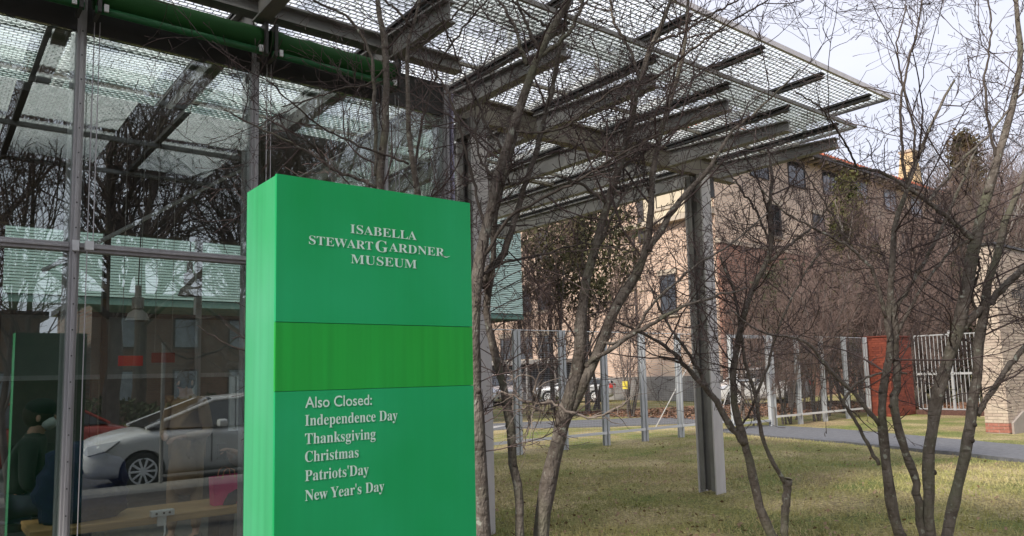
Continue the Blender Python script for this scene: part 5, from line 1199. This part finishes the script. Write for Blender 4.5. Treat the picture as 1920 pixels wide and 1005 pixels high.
nh = 26000; P = np.stack([RNG.uniform(-24, 34, nh), RNG.uniform(-17.2, -15.6, nh), -.2 + 1.25 * RNG.random(nh) ** .7], 1); P[:, 2] *= 1 + .15 * np.sin(P[:, 0] * 1.7)
d1 = unit(RNG.normal(0, 1, (nh, 3))); d2 = unit(np.cross(d1, RNG.normal(size=(nh, 3)))); s = RNG.uniform(.05, .12, nh)[:, None]
V = np.stack([P, P + d1 * s + d2 * s * .5, P + d1 * s * 2, P + d1 * s - d2 * s * .5], 1).reshape(-1, 3)
tag(link('hedge', np_mesh('hedge', V, np.arange(4 * nh).reshape(-1, 4), 'needles')), 'dark clipped hedge along the far side of the street', 'hedge', kind='stuff')
# parking sign pole on the near kerb
sp = thing('street_pole', 'thin grey steel pole on the kerb, mirrored in the glass before the white minivan', 'pole', (3.33, -2.75, -.1))
MB().tube([(3.33, -2.75, -.1), (3.33, -2.75, 2.3)], .032, 10).build('pole', 'steel', sp); MB().box(3.30, -2.79, 2.3, 3.36, -2.71, 2.34).build('cap', 'steel', sp)

# ------------------------------------------------------------------ people inside the pavilion
def skin_mesh(name, chains, m, parent, sub=2):
    """chains: list of [(x,y,z,r),...]; chains start at an existing joint when it repeats its coordinates"""
    vs, es, rs = [], [], []
    def vid(p):
        for i, q in enumerate(vs):
            if abs(q[0] - p[0]) + abs(q[1] - p[1]) + abs(q[2] - p[2]) < 1e-5: return i
        vs.append(tuple(p[:3])); rs.append(p[3]); return len(vs) - 1
    for c in chains:
        ids = [vid(p) for p in c]; es += list(zip(ids[:-1], ids[1:]))
    me = bpy.data.meshes.new(name); me.from_pydata(vs, es, []); o = link(name, me, parent)
    bm = bmesh.new(); bm.from_mesh(me); L = bm.verts.layers.skin.verify()
    for i, v in enumerate(bm.verts): q = rs[i]; v[L].radius = (q, q) if not isinstance(q, tuple) else q; v[L].use_root = (i == 0)
    bm.to_mesh(me); bm.free()
    o.modifiers.new('skin', 'SKIN').use_smooth_shade = True; s = o.modifiers.new('sub', 'SUBSURF'); s.levels = 1; s.render_levels = sub
    bpy.context.view_layer.update()
    e = bpy.data.meshes.new_from_object(o.evaluated_get(bpy.context.evaluated_depsgraph_get())); o.modifiers.clear(); o.data = e; e.name = name
    e.materials.clear(); e.materials.append(M[m] if isinstance(m, str) else m); e.shade_smooth(); return o
M['skin'] = mat('skin', (0.42, 0.25, 0.18), 0.55); M['hair'] = mat('dark_brown_hair', (0.035, 0.022, 0.016), 0.7, var=0.3, vscale=40)
def hand(p, d, side, curl=0.5):
    """chains for palm, four fingers of unequal length and a side thumb, from wrist p along d"""
    d = Vector(d).normalized(); s = Vector(side).normalized(); nn = d.cross(s).normalized(); p = Vector(p[:3]); C = []
    w_ = (*p, .024); pc = p + d * .045; pal = (*pc, .024)
    C.append([w_, pal])
    for i, (off, ln) in enumerate(((-.027, .062), (-.009, .072), (.009, .068), (.026, .052))):
        b = pc + s * off + d * .035; a = b + d * ln * .5 + nn * ln * curl * .25; e = a + d * ln * .4 + nn * ln * curl * .6
        C.append([pal, (*b, .0095), (*a, .0085), (*e, .007)])
    b = p + d * .03 - s * .034; C.append([pal, (*b, .011), (*(b + d * .035 - s * .008 + nn * .012), .0095)])
    return C
def head(c, fwd, parent, hair='hair', cap=None, mask=None, bun=False):
    c = Vector(c); f = Vector(fwd).normalized(); s = f.cross(Vector((0, 0, 1))).normalized()
    mb = MB()
    def blob(name, ctr, rx, ry, rz, m, nseg=16):
        V = []; Q = []; b_ = MB()
        for i in range(nseg // 2 + 1):
            th = math.pi * i / (nseg // 2)
            for j in range(nseg):
                ph = 2 * math.pi * j / nseg
                q = ctr + f * (rx * math.sin(th) * math.cos(ph)) + s * (ry * math.sin(th) * math.sin(ph)) + Vector((0, 0, rz * math.cos(th))); b_.v.append(tuple(q))
        for i in range(nseg // 2):
            for j in range(nseg): b_.f.append((i * nseg + j, i * nseg + (j + 1) % nseg, (i + 1) * nseg + (j + 1) % nseg, (i + 1) * nseg + j))
        return b_.build(name, m, parent, smooth=True)
    blob('hair', c + f * -.018 + Vector((0, 0, .022)), .105, .087, .112, hair)
    for k in (-1, 1):
        blob('eye', c + f * .088 + s * (.031 * k) + Vector((0, 0, .01)), .010, .012, .008, 'black', 8)
        blob('ear', c + s * (.079 * k) + Vector((0, 0, -.005)), .018, .010, .030, 'skin', 8)
    MB().tube([tuple(c + f * .088 + Vector((0, 0, .012))), tuple(c + f * .112 + Vector((0, 0, -.022)))], [.008, .014], 8).build('nose', 'skin', parent, smooth=True)
    MB().tube([tuple(c + f * .091 + s * -.02 + Vector((0, 0, -.05))), tuple(c + f * .096 + Vector((0, 0, -.051))), tuple(c + f * .091 + s * .02 + Vector((0, 0, -.05)))], .005, 6).build('mouth', mat('lips', (.35, .12, .1), .5), parent)
    if bun: blob('hair_bun', c + f * -.10 + Vector((0, 0, .09)), .05, .05, .05, hair)
    if cap: blob('cap', c + f * .005 + Vector((0, 0, .07)), .112, .098, .075, cap)
    if mask: blob('face_mask', c + f * .05 + Vector((0, 0, -.045)), .062, .066, .052, mask)
def body_chains(hip, neck, c, hands, extra):
    return extra
def person(label, hip, lean, fwd, seated, coat, trousers, elbows, wrists, cap=None, mask=None, bun=False, skirt=False):
    f = Vector(fwd).normalized(); s = f.cross(Vector((0, 0, 1))).normalized(); up = Vector((0, 0, 1)); hip = Vector(hip)
    r = thing('person', label, 'person', (hip.x, hip.y, 0.03))
    chest = hip + up * .33 + f * lean * .5; nk = hip + up * .50 + f * lean; hd = nk + up * .135 + f * .035
    sh = [nk - up * .06 + s * (.175 * k) for k in (-1, 1)]
    el = [hip + f * e[0] + s * e[1] + up * e[2] for e in elbows]; wr_ = [hip + f * e[0] + s * e[1] + up * e[2] for e in wrists]
    kn = [hip + (f * .42 - up * .02 if seated else f * (.03 + .05 * k) - up * .44) + s * (.10 * k) for k in (-1, 1)]
    an = [q + (f * .03 - up * (hip.z - .12) if seated else -up * (hip.z - .44 - .11)) for q in kn]
    ch = [[(*hip, .12), (*chest, .125), (*nk, .058), (*(hd - up * .05), .060), (*hd, .088), (*(hd + up * .055), .075)]]
    for k in (0, 1):
        ch.append([(*chest, .125), (*sh[k], .050), (*el[k], .037), (*wr_[k], .024)])
        dd = (wr_[k] - el[k]).normalized(); ch += hand(wr_[k], dd, s if abs(dd.dot(s)) < .8 else up, .8)
        ft = an[k] + f * .14 - up * .04
        ch.append([(*hip, .12), (*(hip + s * (.09 * (2 * k - 1))), .085), (*kn[k], .055), (*an[k], .035), (*ft, .03)])
    skin_mesh('body', ch, 'skin', r)
    cc = [[(*(hip + up * .02), .165), (*(hip + up * .17), .150), (*chest, .160), (*(nk - up * .02), .085), (*(nk + up * .045), .066)]]
    for k in (0, 1): cc.append([(*chest, .160), (*sh[k], .070), (*el[k], .056), (*(wr_[k] * .93 + el[k] * .07), .042)])
    if skirt and not seated: cc.append([(*(hip + up * .02), .165), (*(hip - up * .25), .17), (*(hip - up * .52), .19)])
    skin_mesh('coat', cc, coat, r)
    tt = []
    for k in (0, 1): tt.append([(*hip, .125), (*(hip + s * (.09 * (2 * k - 1))), .095), (*kn[k], .066), (*(an[k] + up * .04), .050)])
    skin_mesh('trousers', tt, trousers, r)
    for k in (0, 1): MB().tube([tuple(an[k] - f * .05 - up * .03), tuple(an[k] + f * .05 - up * .035), tuple(an[k] + f * .17 - up * .05)], [.042, .046, .030], 10).build('shoe', 'black', r, smooth=True)
    head(hd, f, r, cap=cap, mask=mask, bun=bun); return r, wr_
coat_b = mat('tan_brown_wool', (0.26, 0.17, 0.10), 0.9, var=0.15, vscale=8, bump=0.2); coat_d = mat('dark_green_grey_coat', (0.035, 0.045, 0.04), 0.85, var=0.2)
jean = mat('dark_denim', (0.04, 0.05, 0.075), 0.9, var=0.2); cream_ = mat('cream_plaid_wool', (0.42, 0.37, 0.33), 0.9, col2=(0.22, 0.17, 0.15), vscale=25); blue_ = mat('navy_quilted_cloth', (0.012, 0.020, 0.075), 0.7, var=0.3, vscale=9, bump=0.4)
person('standing woman in a long tan brown coat inside the glass, hair tied up', (2.14, 8.0, .98), 0.02, (-.6, -.5, 0), False, coat_b, coat_b, [(.02, -.25, .12), (.02, .25, .12)], [(.22, -.10, .10), (.22, .10, .12)], bun=True, skirt=True)
pr, wr_ = person('person in a cream plaid coat seated by the pink bag, holding a phone', (2.38, 6.36, .72), 0.08, (-1, -.15, 0), True, cream_, jean, [(.12, -.22, .16), (.12, .22, .16)], [(.33, -.09, .30), (.33, .08, .28)])
q = (wr_[0] + wr_[1]) / 2 + Vector((-.10, 0, .03)); tag(MB().box(q.x - .035, q.y - .02, q.z - .06, q.x + .035, q.y + .02, q.z + .07).build('phone', 'black', bevel=.006), 'small black phone held by the seated person in cream', 'phone')
person('person in dark coat, cap and pale face mask seated at the far left', (.60, 6.75, .74), 0.10, (1, -.3, 0), True, coat_d, jean, [(.10, -.22, .14), (.10, .22, .14)], [(.34, -.09, .12), (.34, .08, .12)], cap=mat('dark_knit_cap', (.015, .02, .02), .95), mask=mat('pale_mask', (.55, .6, .58), .8))
st_ = thing('stool', 'dark stool under the masked person at the left', 'stool', (.6, 6.75, .03))
MB().tube([(.6, 6.75, .56), (.6, 6.75, .61)], .19, 20).build('seat', 'black', st_)
for a in range(4): MB().tube([(.6 + .14 * math.cos(a * 1.571 + .8), 6.75 + .14 * math.sin(a * 1.571 + .8), .559), (.6 + .2 * math.cos(a * 1.571 + .8), 6.75 + .2 * math.sin(a * 1.571 + .8), .03)], .014, 8).build('leg', 'black', st_)
# heaped navy coat on the bench
bm = bmesh.new(); bmesh.ops.create_icosphere(bm, subdivisions=4, radius=1)
for v in bm.verts:
    c = v.co; n_ = 1 + .10 * math.sin(c.x * 5 + 1) * math.cos(c.z * 6) + .05 * math.sin(c.z * 17 + c.x * 4) + .03 * math.sin(c.y * 13)
    v.co = Vector((.98 + c.x * .30 * n_, 6.34 + c.y * .19 * n_, max(.632, .84 + c.z * .34 * n_ * (1 - .25 * c.x))))
me = bpy.data.meshes.new('coat_heap'); bm.to_mesh(me); bm.free(); me.shade_smooth(); me.materials.append(blue_)
tag(link('coat', me), 'dark navy quilted coat heaped on the left end of the bench', 'coat')
